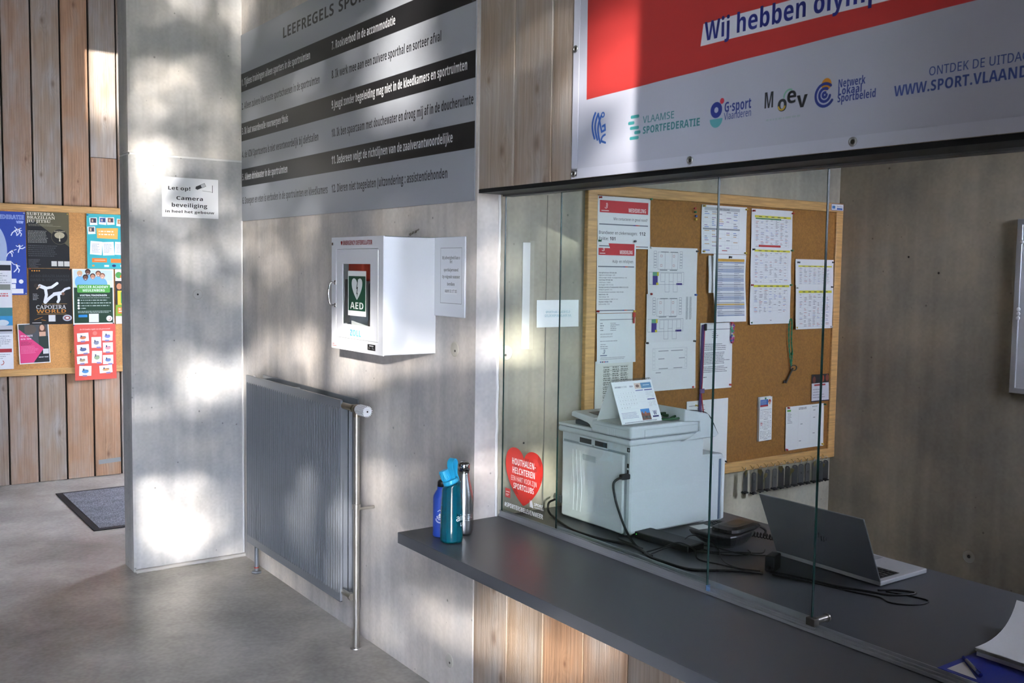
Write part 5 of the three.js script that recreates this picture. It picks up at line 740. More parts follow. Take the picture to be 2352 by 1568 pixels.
{
  const t = thing('bead_lanyard', 'colourful beaded key cord beside the typed letter', 'lanyard', [CORK + 0.011, 1.428, -1.333]), r = rng(77), cols = ['#3a9a7a', '#d8d8d4', '#c24a86', '#3f6fb8', '#c9b24a', '#7a4aa0'].map((k) => std(k, 0.5)), g = new THREE.SphereGeometry(0.0048, 8, 6);
  part('cord', cyl(0.0012, 0.0012, 0.09, 6), M.white, t, [0, -0.042, 0]);
  for (let i = 0; i < 22; i++) part('bead', g, cols[r() * 6 | 0], t, [(r() - 0.3) * 0.006, -0.004 - i * 0.0039, (i % 2 ? 0.0045 : -0.0045) + (r() - 0.5) * 0.003]);
}
solo('usb_stick', 'red and white memory stick pinned to the incident sheet corner', 'memory stick', merged([rbox(0.008, 0.02, 0.012, 0.002), rbox(0.004, 0.03, 0.006, 0.001).translate(0, -0.02, 0)]), std(0xb8302a, 0.4), [CORK + 0.013, 1.473, -0.747]);
{
  const tagG = (() => { const w = 0.0125, s = new THREE.Shape(); s.moveTo(-w, 0); s.lineTo(w, 0); s.lineTo(w, 0.078); s.quadraticCurveTo(w, 0.09, 0, 0.09); s.quadraticCurveTo(-w, 0.09, -w, 0.078); s.lineTo(-w, 0); s.holes.push(new THREE.Path(circle(0, 0.082, 0.0028, 10).map((p) => new THREE.Vector2(...p)))); return new THREE.ExtrudeGeometry(s, { depth: 0.0016, bevelEnabled: true, bevelSize: 0.0006, bevelThickness: 0.0006, bevelSegments: 1 }).translate(0, -0.094, -0.0008); })();
  const footG = lathe([[0, 0.006], [0.008, 0.005], [0.017, 0.0], [0.017, -0.003], [0.006, -0.005], [0.004, -0.009], [0, -0.009]], 20), ringG = new THREE.TorusGeometry(0.008, 0.001, 6, 18), keyG = (() => { const s = new THREE.Shape([[-0.009, 0], [-0.011, -0.012], [-0.006, -0.022], [-0.003, -0.023], [-0.003, -0.05], [0.0025, -0.053], [0.004, -0.046], [0.003, -0.04], [0.004, -0.034], [0.003, -0.023], [0.006, -0.021], [0.011, -0.012], [0.009, 0]].map((p) => new THREE.Vector2(...p))); return new THREE.ExtrudeGeometry(s, { depth: 0.0018, bevelEnabled: false }); })();
  const tagM = std(0x84878a, 0.32, { metalness: 0.85 }), brass = std(0xa49a72, 0.35, { metalness: 0.9 });
  const ord = ['first', 'second', 'third', 'fourth', 'fifth', 'sixth', 'seventh', 'eighth', 'ninth', 'tenth', 'eleventh', 'twelfth', 'last'], num = { 1: '2', 4: '5', 8: '9', 9: '10' };
  const data = [[-1.42, 0.1, 1], [-1.476, 0.12, 0], [-1.522, 1.2, 1], [-1.569, 0.2, 2], [-1.618, 0.15, 0], [-1.664, 1.1, 1], [-1.71, 1.45, 0], [-1.761, 0.7, 2], [-1.806, 0.5, 0], [-1.853, 0.2, 0], [-1.903, 0.1, 1], [-1.948, 0.7, 0], [-1.991, 1.3, 2]];
  data.forEach(([z, turn, key], i) => {
    const t = thing('key_tag', `${ord[i]} grey metal key tag from the printer, hung under the pin board`, 'key tag', [BX + 0.05, 0.768 - (i === 0 ? -0.006 : i === 1 ? 0.004 : 0), z], [0, PI / 2 - turn, 0], 'key tags under the office pin board');
    part('split_ring', ringG, M.steel, t, [0, -0.002, 0], [0, 0.9, 0]);
    const pl = part('tag_plate', tagG, tagM, t, [0, -0.008, 0.001]);
    if (num[i]) part('number', new THREE.PlaneGeometry(0.014, 0.016), std(0x15171a, 0.6, { transparent: true, alphaMap: canvasTex(64, 64, (c) => { c.fillStyle = '#000'; c.fillRect(0, 0, 64, 64); c.fillStyle = '#fff'; fit(c, num[i], 32, 52, 0, 50, '', 'sans-serif', 'center'); }, false) }), pl, [0, -0.046, 0.0018]);
    part('rubber_foot', footG, M.rubber, t, [0, -0.106, 0]);
    if (key) part('key', keyG, brass, t, [key === 1 ? -0.003 : -0.012, -0.006 - (key === 2 ? 0.022 : 0), 0.006], [0.15, 0.2, key === 2 ? -0.35 : 0.1]);
  });
}
// ------------------------------------------------------------------ whiteboard on the back wall
{
  const t = thing('whiteboard', 'white magnetic board with a grey frame on the dark office wall', 'whiteboard', [3.25, 1.17, -2.09]);
  part('surface', span(0.012, 1.2, 0.012, 0.7, 0.001, 0.012), std(0xd3d6d9, 0.25), t);
  part('frame', plate(rect(0, 1.212, 0, 0.712), [rect(0.02, 1.192, 0.02, 0.692).reverse()], 0.015, 0.002).translate(0, 0, 0.002), M.alu, t);
  for (const y of [1.515, 1.497, 1.479, 1.79]) solo('round_magnet', y > 1.7 ? 'white round magnet alone near the upper whiteboard corner' : 'white round magnet in a column of three on the whiteboard edge', 'magnet', lathe([[0, 0.007], [0.006, 0.0065], [0.008, 0.004], [0.008, 0.0003], [0, 0.0003]], 18).rotateX(PI / 2), M.whitePlastic, [3.272, y, -2.0705], null, y > 1.7 ? undefined : 'magnets on the whiteboard');
}

// ------------------------------------------------------------------ printer, its back towards the counter
const DT = 0.7283;                                                       // just above the counter top
{
  const t = thing('multifunction_printer', 'bulky white laser printer with scanner lid standing behind the glass', 'printer', [2.485, DT, -0.32]);
  const sh = std(0xd2d8dc, 0.38), sh2 = std(0xdde1e4, 0.36), dk = std(0x3c4348, 0.5), mid = std(0x9aa3aa, 0.45);
  const X1 = 0.385;                                                       // local x: left..right, z: 0 (back) .. -0.455 (front), y: up
  // body: side outline extruded across the width, with the step at the front
  const out = [[0, 0.006], [-0.36, 0.006], [-0.36, 0.0], [-0.455, 0.0], [-0.455, 0.232], [-0.45, 0.238], [-0.345, 0.243], [-0.345, 0.317], [0, 0.317]];
  const bg = plate(out.map(([z, y]) => [z, y]), [], X1 - 0.012, 0.006).rotateY(PI / 2).scale(1, 1, -1);
  { const p = bg.attributes.position; for (let i = 0; i < p.count; i += 3) { const b = [p.getX(i + 1), p.getY(i + 1), p.getZ(i + 1)], c = [p.getX(i + 2), p.getY(i + 2), p.getZ(i + 2)]; p.setXYZ(i + 1, ...c); p.setXYZ(i + 2, ...b); } bg.deleteAttribute('normal'); bg.computeVertexNormals(); }
  const bb = (bg.computeBoundingBox(), bg.boundingBox); bg.translate(-bb.min.x, -bb.min.y, -bb.max.z);
  if (bb.max.z - bb.min.z > 0.5) console.log('printer size', bb.min.toArray(), bb.max.toArray());
  part('body', bg, sh, t);
  part('front_plate', rspan(0.01, X1 + 0.004, 0.006, 0.236, -0.468, -0.452, 0.004), sh2, t);
  part('front_seam', rspan(X1 - 0.001, X1 + 0.0012, 0.006, 0.232, -0.449, -0.438, 0.0005, 1), std(0x586a80, 0.4), t);
  const door = part('rear_door', rspan(0.022, 0.36, 0.008, 0.286, 0.001, 0.014, 0.006, 3), sh2, t);
  part('door_grip', merged([span(0.137, 0.217, 0.232, 0.234, 0.0135, 0.0152), span(0.137, 0.217, 0.256, 0.258, 0.0135, 0.0152), span(0.137, 0.139, 0.232, 0.258, 0.0135, 0.0152), span(0.215, 0.217, 0.232, 0.258, 0.0135, 0.0152)]), sh, door);
  part('grip_recess', span(0.139, 0.215, 0.234, 0.256, 0.0132, 0.0142), std(0xb7bfc5, 0.45), door);
  for (let i = 0; i < 3; i++) part('rib', tube([[0.085 + i * 0.02, 0.265, 0.0142], [0.087 + i * 0.022, 0.2, 0.0144], [0.095 + i * 0.022, 0.13, 0.0144], [0.092 + i * 0.02, 0.04, 0.0142]], 0.0014, 6, 24), sh2, door);
  part('door_gap', span(0.015, 0.367, 0.004, 0.292, 0.0002, 0.0012), mid, t);
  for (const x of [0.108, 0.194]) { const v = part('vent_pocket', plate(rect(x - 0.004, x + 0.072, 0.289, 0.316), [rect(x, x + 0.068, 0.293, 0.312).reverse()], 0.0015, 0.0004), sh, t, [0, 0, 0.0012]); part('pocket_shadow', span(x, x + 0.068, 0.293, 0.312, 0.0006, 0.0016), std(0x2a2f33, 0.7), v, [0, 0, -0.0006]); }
  // ports beside the door
  part('usb_port', span(0.366, 0.379, 0.298, 0.312, 0.0003, 0.0022), M.dark, t); part('usb_tongue', span(0.3715, 0.3775, 0.301, 0.309, 0.002, 0.0028), mid, t);
  for (const [a, b] of [[0.242, 0.257], [0.222, 0.235]]) part('network_port', span(0.367, 0.375, a, b, 0.0003, 0.002), M.dark, t);
  part('side_catch', merged([span(X1 + 0.0005, X1 + 0.0018, 0.2, 0.2015, -0.412, -0.39), span(X1 + 0.0005, X1 + 0.0018, 0.222, 0.2235, -0.412, -0.39), span(X1 + 0.0005, X1 + 0.0018, 0.2, 0.2235, -0.412, -0.4105), span(X1 + 0.0005, X1 + 0.0018, 0.2, 0.2235, -0.3915, -0.39)]), sh2, t);
  part('rear_latch', rspan(0.0, 0.014, 0.048, 0.075, 0.0, 0.012, 0.002), dk, t);
  // scanner bed and lid
  const lidShape = (x0, x1, z0, z1, r) => { const s = new THREE.Shape(); s.moveTo(x0 + r, -z0); s.lineTo(x1 - r, -z0); s.quadraticCurveTo(x1, -z0, x1, -z0 - r); s.lineTo(x1, -z1 + r); s.quadraticCurveTo(x1, -z1, x1 - r, -z1); s.lineTo(x0 + r, -z1); s.quadraticCurveTo(x0, -z1, x0, -z1 + r); s.lineTo(x0, -z0 - r); s.quadraticCurveTo(x0, -z0, x0 + r, -z0); return s; };
  const slab = (x0, x1, z0, z1, y0, y1, r, b = 0.002) => new THREE.ExtrudeGeometry(lidShape(x0, x1, z1, z0, -r), { depth: y1 - y0 - 2 * b, bevelEnabled: true, bevelSize: b, bevelThickness: b, bevelSegments: 2, curveSegments: 8 }).rotateX(-PI / 2).translate(0, y0 + b, 0);
  part('scanner_bed', rspan(-0.012, X1 + 0.008, 0.319, 0.341, -0.325, 0.012, 0.01, 3), sh, t);
  part('bed_seam', rspan(-0.008, X1 + 0.004, 0.3405, 0.3435, -0.321, 0.008, 0.001, 1), mid, t);
  const lid = part('scanner_lid', rspan(0.18, X1 + 0.007, 0.343, 0.388, -0.322, 0.01, 0.009, 3), sh, t);
  part('lid_line', merged([span(0.2, X1 - 0.01, 0.3725, 0.3733, 0.0095, 0.0106), span(X1 + 0.0062, X1 + 0.0076, 0.3725, 0.3733, -0.31, -0.055)]), mid, lid);
  part('lid_split', span(X1 + 0.0062, X1 + 0.0076, 0.345, 0.372, -0.0562, -0.055), mid, lid);
  for (let i = 0; i < 5; i++) part('vent_slot', span(0.268 + i * 0.009, 0.2715 + i * 0.009, 0.347, 0.368, 0.0098, 0.0112), sh2, lid);
  part('paper_tray', rspan(-0.01, 0.182, 0.343, 0.354, -0.32, 0.01, 0.004), sh2, t);
  const arm = part('feeder_arm', merged([plate([[0.062, 0.386], [0.062, 0.396], [0.07, 0.401], [0.19, 0.391], [0.19, 0.357], [0.172, 0.357], [0.165, 0.367], [0.15, 0.373]], [], 0.3, 0.002).translate(0, 0, -0.298)]), sh2, t);
  part('feeder_mouth', span(0.075, 0.17, 0.356, 0.372, -0.29, -0.004), dk, t); part('feeder_top', rspan(0.078, 0.182, 0.3925, 0.4, -0.27, -0.035, 0.003), std(0x4d5459, 0.5), arm);
  // control panel leaning out at the front
  const cp = part('control_panel', plate([[-0.24, 0.318], [-0.325, 0.322], [-0.404, 0.322], [-0.418, 0.328], [-0.362, 0.405], [-0.245, 0.43], [-0.245, 0.39], [-0.32, 0.384], [-0.325, 0.345]], [], 0.3, 0.003).rotateY(-PI / 2).scale(1, 1, 1), sh, t);
  cp.geometry.computeBoundingBox(); { const b = cp.geometry.boundingBox; cp.geometry.translate(0.09 - b.min.x, 0, 0); const g = cp.geometry; const p = g.attributes.position; let minz = 1e9, maxz = -1e9; for (let i = 0; i < p.count; i++) { minz = Math.min(minz, p.getZ(i)); maxz = Math.max(maxz, p.getZ(i)); } if (maxz > 0) g.translate(0, 0, 0); }
  part('panel_rim', tube([[0.392, 0.43, -0.246], [0.392, 0.407, -0.362], [0.392, 0.329, -0.42]], 0.0018, 6, 20), M.dark, t);
}
// desk calendar on the scanner lid
{
  const y = DT + 0.3885 + 0.0005, t = thing('desk_calendar', 'white tent desk calendar with spiral binding on the printer lid', 'calendar', [2.77, y, -0.4], [0, 0.05, 0]);
  const W = 0.2, H = 0.152, f = canvasTex(800, 580, (c, w, h) => {
    blank(c, w, h, '#eef0f2'); c.fillStyle = '#3a3d6a'; fit(c, 'OKTOBER', 44, 86, 118, 30); c.fillStyle = '#7a7d8c'; fit(c, '/OCTOBRE', 162, 86, 118, 30, ''); c.fillStyle = '#3a3d6a'; fit(c, '2024', 330, 86, 66, 30);
    c.fillStyle = '#8d9098'; let d = 1; for (let r = 0; r < 5; r++) for (let k = 0; k < 7; k++) { if (r === 0 && k < 1) continue; if (d > 31) break; fit(c, String(d++), 70 + k * 52, 170 + r * 50, 0, 22, ''); } c.strokeStyle = '#c9ccd2'; c.lineWidth = 2; for (let r = 0; r < 6; r++) { c.beginPath(); c.moveTo(50, 185 + r * 50); c.lineTo(400, 185 + r * 50); c.stroke(); }
    const gr = [['#d9c3b4', 430, 36, 130, 78], ['#5f8fb8', 560, 36, 206, 78]]; gr.forEach(([k, x, yy, ww, hh]) => { c.fillStyle = k; c.fillRect(x, yy, ww, hh); }); c.fillStyle = '#7a5c54'; c.beginPath(); c.ellipse(490, 76, 34, 20, 0, 0, 7); c.fill(); c.fillStyle = '#cfe0ea'; c.fillRect(600, 66, 130, 10);
    c.fillStyle = '#7a7fb0'; c.fillRect(430, 132, 150, 14); c.fillStyle = '#4a4f92'; c.fillRect(604, 132, 160, 14); c.fillRect(618, 266, 148, 14); cells(c, 610, 160, 160, 90, 7, 5, ['#9a9da6'], 3, 0.9); cells(c, 624, 296, 146, 80, 7, 5, ['#9a9da6'], 4, 0.9); for (let i = 0; i < 6; i++) { c.fillStyle = '#d3d6da'; c.fillRect(436, 166 + i * 26, 140, 2); }
    print(c, 44, 430, 320, 5, 18, 7, '#8a90b0', 5, 0.15); c.fillStyle = '#3f86c9'; c.fillRect(420, 400, 178, 60); c.fillStyle = '#7a4a38'; c.fillRect(420, 460, 178, 94); c.fillStyle = '#a05a40'; c.beginPath(); c.moveTo(424, 462); c.lineTo(446, 430); c.lineTo(468, 462); c.fill(); c.fillRect(490, 440, 36, 40); c.fillStyle = '#3d3a38'; c.fillRect(430, 500, 160, 26); c.fillStyle = '#5a564f'; c.beginPath(); c.arc(465, 520, 24, 0, 7); c.arc(550, 522, 24, 0, 7); c.fill();
    c.fillStyle = '#2c3070'; fit(c, 'W', 660, 496, 70, 84); c.fillRect(636, 506, 120, 22); c.fillStyle = '#4a4f60'; print(c, 60, 562, 640, 1, 10, 8, '#4a4f60', 8, 0);
  });
  const lean = Math.atan2(0.062, 0.145);
  part('front_leaf', new THREE.BoxGeometry(W, H, 0.0025), [M.paper, M.paper, M.paper, M.paper, std(0xffffff, 0.5, { map: f }), M.paper], t, [0.033, 0.0725, 0], [-lean, PI / 2, 0, 'YXZ']);
  part('back_leaf', rbox(W, H, 0.0015, 0.0005, 1), M.paper, t, [-0.033, 0.0725, 0], [lean, PI / 2, 0, 'YXZ']);
  part('base_leaf', rbox(0.128, 0.0014, W, 0.0004, 1), M.paper, t, [0, 0.0012, 0]);
  const coils = []; for (let i = 0; i < 26; i++) coils.push(new THREE.TorusGeometry(0.0042, 0.0007, 5, 12).translate(0, 0.145, (i - 12.5) * W / 26.5)); part('spiral_binding', merged(coils), M.aluDark, t).userData.kind = 'stuff';
}
{
  const t = thing('green_cable_loop', 'loop of thick green cord lying on the printer lid beside the calendar', 'cord', [2.785, DT + 0.3885, -0.53]);
  const g = std(0x2c5a38, 0.6);
  part('cord', tube([[-0.06, 0.007, 0.05], [-0.03, 0.012, -0.02], [0.03, 0.014, -0.06], [0.065, 0.009, -0.045], [0.06, 0.006, 0.0], [0.03, 0.006, 0.035], [-0.01, 0.006, 0.06]], 0.0048, 8, 60), g, t); part('cord', tube([[-0.05, 0.006, 0.03], [0.0, 0.018, -0.035], [0.045, 0.018, -0.05], [0.05, 0.008, -0.01]], 0.0042, 8, 40), g, t); part('buckle', rbox(0.022, 0.01, 0.012, 0.003), g, t, [0.02, 0.014, -0.012], [0, 0.4, 0]);
}
// ------------------------------------------------------------------ desk phone
{
  const t = thing('desk_phone', 'black desk telephone with a white label strip beside the printer', 'telephone', [3.075, DT, -0.555], [0, 0.15, 0]), bk = std(0x121416, 0.35), hs = std(0x0b0c0d, 0.28);
  const loft = (rows) => { const n = 28, pos = [], id = []; rows.forEach(([y, a, b, sx, sz, tilt]) => { for (let i = 0; i < n; i++) { const q = i / n * 2 * PI, c = Math.cos(q), s = Math.sin(q), k = (Math.abs(c) ** 4 + Math.abs(s) ** 4) ** -0.25; pos.push(a + c * k * sx, y + (tilt ?? 0) * c * k * sx, b + s * k * sz); } }); rows.forEach((_, j) => { if (j) for (let i = 0; i < n; i++) { const a = (j - 1) * n + i, b = (j - 1) * n + (i + 1) % n; id.push(a, a + n, b + n, a, b + n, b); } }); const top = pos.length / 3, L = rows.length - 1; pos.push(rows[L][1], rows[L][0], rows[L][2], rows[0][1], rows[0][0], rows[0][2]); for (let i = 0; i < n; i++) { id.push(L * n + i, top, L * n + (i + 1) % n); id.push((i + 1) % n, top + 1, i); } const g = new THREE.BufferGeometry(); g.setAttribute('position', new THREE.Float32BufferAttribute(pos, 3)); g.setIndex(id); const q = g.toNonIndexed(); q.computeVertexNormals(); return q; };
  part('base', loft([[0, 0.02, 0.0, 0.05, 0.06], [0.01, 0.016, 0.0, 0.065, 0.075], [0.032, 0.004, 0, 0.088, 0.094], [0.042, 0, 0, 0.094, 0.098], [0.046, 0, 0, 0.092, 0.096], [0.048, 0, 0, 0.086, 0.09]]), bk, t);
  part('handset', loft([[0.046, 0.038, -0.035, 0.05, 0.085], [0.054, 0.039, -0.035, 0.055, 0.098], [0.062, 0.039, -0.033, 0.05, 0.092], [0.068, 0.039, -0.031, 0.038, 0.068], [0.07, 0.039, -0.031, 0.022, 0.04]]), hs, t);
  for (let r = 0; r < 4; r++) for (let c = 0; c < 3; c++) part('key_button', rbox(0.011, 0.004, 0.009, 0.0015), std(0x23272a, 0.5), t, [-0.06 + c * 0.016, 0.0495, -0.06 + r * 0.013]);
  part('label_strip', rbox(0.05, 0.0012, 0.062, 0.0004, 1), M.paper, t, [-0.05, 0.0492, 0.046], [0, -0.25, 0]);
  const coil = []; for (let i = 0; i <= 120; i++) { const a = i * 0.62; coil.push([0.05 + i * 0.0011 - 0.02, 0.014 + Math.cos(a) * 0.008, -0.12 - Math.sin(i * 0.02) * 0.015 + Math.sin(a) * 0.008]); } part('coiled_cord', tube(coil, 0.0022, 5, 480), M.black, t);
  part('cord_plug', tube([[0.05, 0.05, -0.1], [0.07, 0.045, -0.13], [0.085, 0.03, -0.145], [0.09, 0.016, -0.13]], 0.0045, 6, 20), M.black, t);
}
// docking station, charger block, laptop
{
  const t = thing('docking_station', 'flat black docking station lying in front of the printer', 'dock', [2.995, DT, -0.385], [0, 0.09, 0]);
  part('case', rspan(-0.118, 0.118, 0.001, 0.024, -0.042, 0.042, 0.004, 2), std(0x17191b, 0.45), t); part('status_light', new THREE.SphereGeometry(0.0012, 8, 6), new THREE.MeshStandardMaterial({ color: 0x2a6a2a, emissive: 0x4cff4c, emissiveIntensity: 3 }), t, [-0.108, 0.016, 0.0425]);
  for (let i = 0; i < 3; i++) part('port', span(-0.01 + i * 0.03, 0.008 + i * 0.03, 0.009, 0.016, 0.0415, 0.0425), M.black, t); part('front_end', rspan(0.112, 0.122, 0.002, 0.022, -0.038, 0.038, 0.003), M.blackGloss, t);
}
{
  const t = thing('charger_block', 'upright black charger block against the laptop lid', 'charger', [3.385, DT, -0.452], [0, 0.35, 0]);
  part('case', rspan(-0.016, 0.016, 0.0005, 0.05, -0.03, 0.03, 0.005), M.black, t); part('strain_relief', cyl(0.004, 0.0055, 0.018, 10).rotateX(PI / 2), M.rubber, t, [0, 0.014, 0.038]);
}
{
  const t = thing('laptop', 'open silver laptop seen from behind on the counter', 'laptop', [3.29, DT, -0.585]), w = 0.385, si = std(0x8f9498, 0.36, { metalness: 0.55 }), ba = std(0xb9bcbf, 0.4, { metalness: 0.35 });
  part('base', rspan(0, w, 0.003, 0.017, -0.24, 0, 0.003), ba, t); part('feet', merged([span(0.02, 0.05, 0, 0.004, -0.22, -0.21), span(w - 0.05, w - 0.02, 0, 0.004, -0.22, -0.21), span(0.02, w - 0.02, 0, 0.004, -0.03, -0.02)]), M.rubber, t);
  const kb = part('keyboard', span(0.02, w - 0.02, 0.0166, 0.0175, -0.125, -0.02), M.black, t);
  const kg = rbox(0.0175, 0.0016, 0.0165, 0.0008, 1); for (let r = 0; r < 5; r++) for (let c = 0; c < 17; c++) part('key', kg, std(0x141517, 0.4), kb, [0.033 + c * 0.0199, 0.0181, -0.034 - r * 0.0195]);
  part('touchpad', span(w * 0.36, w * 0.62, 0.0168, 0.0174, -0.228, -0.145), std(0x8d9196, 0.35, { metalness: 0.3 }), t);
  const lid = part('lid', rspan(0, w, 0, 0.222, -0.0025, 0.0025, 0.002), si, t, [0, 0.017, 0], [0.44, 0, 0]);
  part('screen', span(0.008, w - 0.008, 0.012, 0.214, -0.0032, -0.0024), M.blackGloss, lid);
  const lg = []; for (const [x, y0, y1] of [[0.196, 0.108, 0.128], [0.2025, 0.098, 0.117], [0.2115, 0.098, 0.117], [0.221, 0.104, 0.117]]) lg.push(plate([[x, y0], [x + 0.0026, y0], [x + 0.0056, y1], [x + 0.003, y1]], [], 0.0003)); part('lid_emblem', merged(lg).translate(0.002, 0, 0.0025), M.chrome, lid).userData.label = 'slanted chrome strokes in the middle of the lid';
}
// ------------------------------------------------------------------ cables
const cable = (name, label, r, pts, mat = M.black) => solo(name, label, 'cable', tube(pts, r, 7, pts.length * 10), mat);
const cy = (r) => 0.7284 + r;
cable('power_cable', 'thick black power cable curving from the printer side along the glass track', 0.0042, [[2.488, 0.79, -0.29], [2.468, 0.775, -0.277], [2.47, 0.75, -0.272], [2.485, 0.737, -0.27], [2.51, cy(0.0046), -0.266], [2.6, cy(0.004), -0.235], [2.702, cy(0.004), -0.21], [2.85, cy(0.004), -0.222], [2.944, cy(0.004), -0.252], [3.02, cy(0.004), -0.24], [3.081, cy(0.004), -0.215], [3.121, cy(0.004), -0.214], [3.245, cy(0.004), -0.226], [3.289, cy(0.004), -0.268], [3.343, cy(0.004), -0.343], [3.4, cy(0.004), -0.39]]);
cable('network_cable', 'black network cable hanging from the printer port down to the dock', 0.0042, [[2.862, 0.943, -0.318], [2.862, 0.942, -0.285], [2.85, 0.925, -0.262], [2.855, 0.88, -0.262], [2.885, 0.82, -0.262], [2.92, 0.77, -0.262], [2.955, 0.742, -0.26], [3.0, cy(0.0042), -0.25], [3.05, cy(0.0042), -0.232], [3.085, cy(0.0042), -0.224]]);
solo('network_plug', 'square black plug in the printer network port', 'plug', rspan(2.852, 2.872, 0.934, 0.952, -0.318, -0.282, 0.003), M.rubber);
cable('dock_cable', 'black cable from the dock looping towards the phone', 0.0026, [[2.88, 0.742, -0.345], [2.85, cy(0.003), -0.33], [2.838, cy(0.003), -0.30], [2.87, cy(0.003), -0.275], [2.93, cy(0.003), -0.27], [3.0, cy(0.003), -0.262]]);
cable('dock_cable', 'long thin cable arching from the dock over to the charger', 0.0025, [[3.04, cy(0.0035), -0.225], [3.06, 0.745, -0.3], [3.1, 0.765, -0.33], [3.15, 0.75, -0.35], [3.18, cy(0.0036), -0.332], [3.26, cy(0.003), -0.345], [3.333, cy(0.003), -0.368], [3.38, cy(0.003), -0.4]]);
cable('laptop_cable', 'thin cable running from the cable tangle behind the laptop', 0.0022, [[3.063, cy(0.002), -0.232], [3.07, 0.745, -0.33], [3.12, 0.742, -0.44], [3.2, cy(0.0022), -0.49], [3.262, cy(0.0022), -0.53], [3.282, cy(0.0022), -0.56]]);
cable('phone_cable', 'thin phone cable with loops in front of the telephone', 0.0018, [[3.36, cy(0.002), -0.375], [3.28, cy(0.002), -0.37], [3.22, cy(0.002), -0.4], [3.17, 0.742, -0.44], [3.12, 0.765, -0.44], [3.06, 0.765, -0.42], [3.05, 0.742, -0.4], [3.08, cy(0.002), -0.4], [3.13, cy(0.002), -0.42], [3.17, cy(0.002), -0.45], [3.2, cy(0.002), -0.5], [3.25, cy(0.002), -0.56], [3.23, cy(0.002), -0.6]]);
cable('phone_cable', 'flat bundle of thin cable loops under the telephone edge', 0.0018, [[3.0, cy(0.002), -0.42], [3.05, cy(0.002), -0.37], [3.12, cy(0.002), -0.385], [3.16, cy(0.002), -0.42], [3.12, cy(0.002), -0.43], [3.06, cy(0.002), -0.4], [3.1, 0.7335, -0.375], [3.18, 0.7335, -0.42], [3.22, cy(0.002), -0.47], [3.24, cy(0.002), -0.52], [3.2, cy(0.002), -0.55]]);
cable('charger_cable', 'black cable bundle along the laptop lid ending in a loop at its side', 0.003, [[3.4, cy(0.003), -0.425], [3.5, cy(0.003), -0.455], [3.6, cy(0.003), -0.478], [3.68, cy(0.003), -0.515], [3.74, cy(0.003), -0.545], [3.768, cy(0.003), -0.62], [3.73, cy(0.003), -0.605], [3.69, cy(0.003), -0.55]]);
cable('charger_cable', 'thin black cable making a wide loop beside the laptop corner', 0.0021, [[3.42, cy(0.002), -0.41], [3.55, cy(0.002), -0.45], [3.65, cy(0.002), -0.475], [3.729, cy(0.002), -0.5], [3.77, cy(0.002), -0.485], [3.804, cy(0.002), -0.503], [3.83, cy(0.002), -0.55], [3.825, cy(0.002), -0.59], [3.77, cy(0.002), -0.585], [3.71, cy(0.002), -0.56]]);
// ------------------------------------------------------------------ folder, pen, paper stack
{
  const t = thing('blue_folder', 'dark blue folder with a paper label lying on the counter', 'folder', [4.108, DT, -0.168]);
  part('cover', rspan(0, 0.33, 0.0005, 0.004, -0.26, 0, 0.0012, 1), std(0x1b2c86, 0.45), t);
  part('label_card', plate([[0.018, 0.012], [0.09, 0.012], [0.018, 0.085]].map(([x, y]) => [x, y]), [], 0.0006).rotateX(-PI / 2).translate(0, 0.0042, 0), std(0xcfcac2, 0.7), t);
  const p = thing('ballpoint_pen', 'grey and blue ballpoint pen across the blue folder', 'pen', [4.157, DT + 0.0095, -0.232], [0, -0.7, 0]);
  part('barrel', cyl(0.0042, 0.0042, 0.07, 12).rotateZ(PI / 2), std(0x8a8784, 0.4), p); part('tip', cyl(0.0038, 0.0012, 0.018, 12).rotateZ(PI / 2), std(0x1f2f7a, 0.4), p, [-0.044, 0, 0]); part('cap', cyl(0.0046, 0.0046, 0.02, 12).rotateZ(PI / 2), std(0x24348a, 0.4), p, [0.042, 0, 0]); part('clip', rbox(0.025, 0.0012, 0.003, 0.0004, 1), std(0x24348a, 0.4), p, [0.035, 0.0055, 0]);
}
{
  const t = thing('paper_stack', 'stack of white paper with curling upper sheets on the blue folder', 'paper stack', [4.118, DT + 0.0043, -0.315]);
  const sheet = (y, dx, dz, lift) => { const g = new THREE.PlaneGeometry(0.297, 0.21, 14, 10).rotateX(-PI / 2).translate(0.1485 + dx, y, -0.105 + dz), p = g.attributes.position; for (let i = 0; i < p.count; i++) { const q = Math.max(0, (-p.getZ(i) - 0.02) / 0.19); p.setY(i, p.getY(i) + lift * q ** 2.2); p.setX(i, p.getX(i) - lift * 0.9 * q ** 2); p.setZ(i, p.getZ(i) - q * 0.07); } g.computeVertexNormals(); return g; };
  part('paper_block', merged([rspan(0.003, 0.297, 0.0003, 0.011, -0.21, 0, 0.0005, 1)]), std(0xd4d7e0, 0.7), t);
  for (let i = 0; i < 9; i++) part('sheet', sheet(0.0116 + i * 0.0009, Math.sin(i * 2.1) * 0.0018, Math.cos(i * 3.3) * 0.0015, 0.012 + i * 0.005), M.paper, t);
}
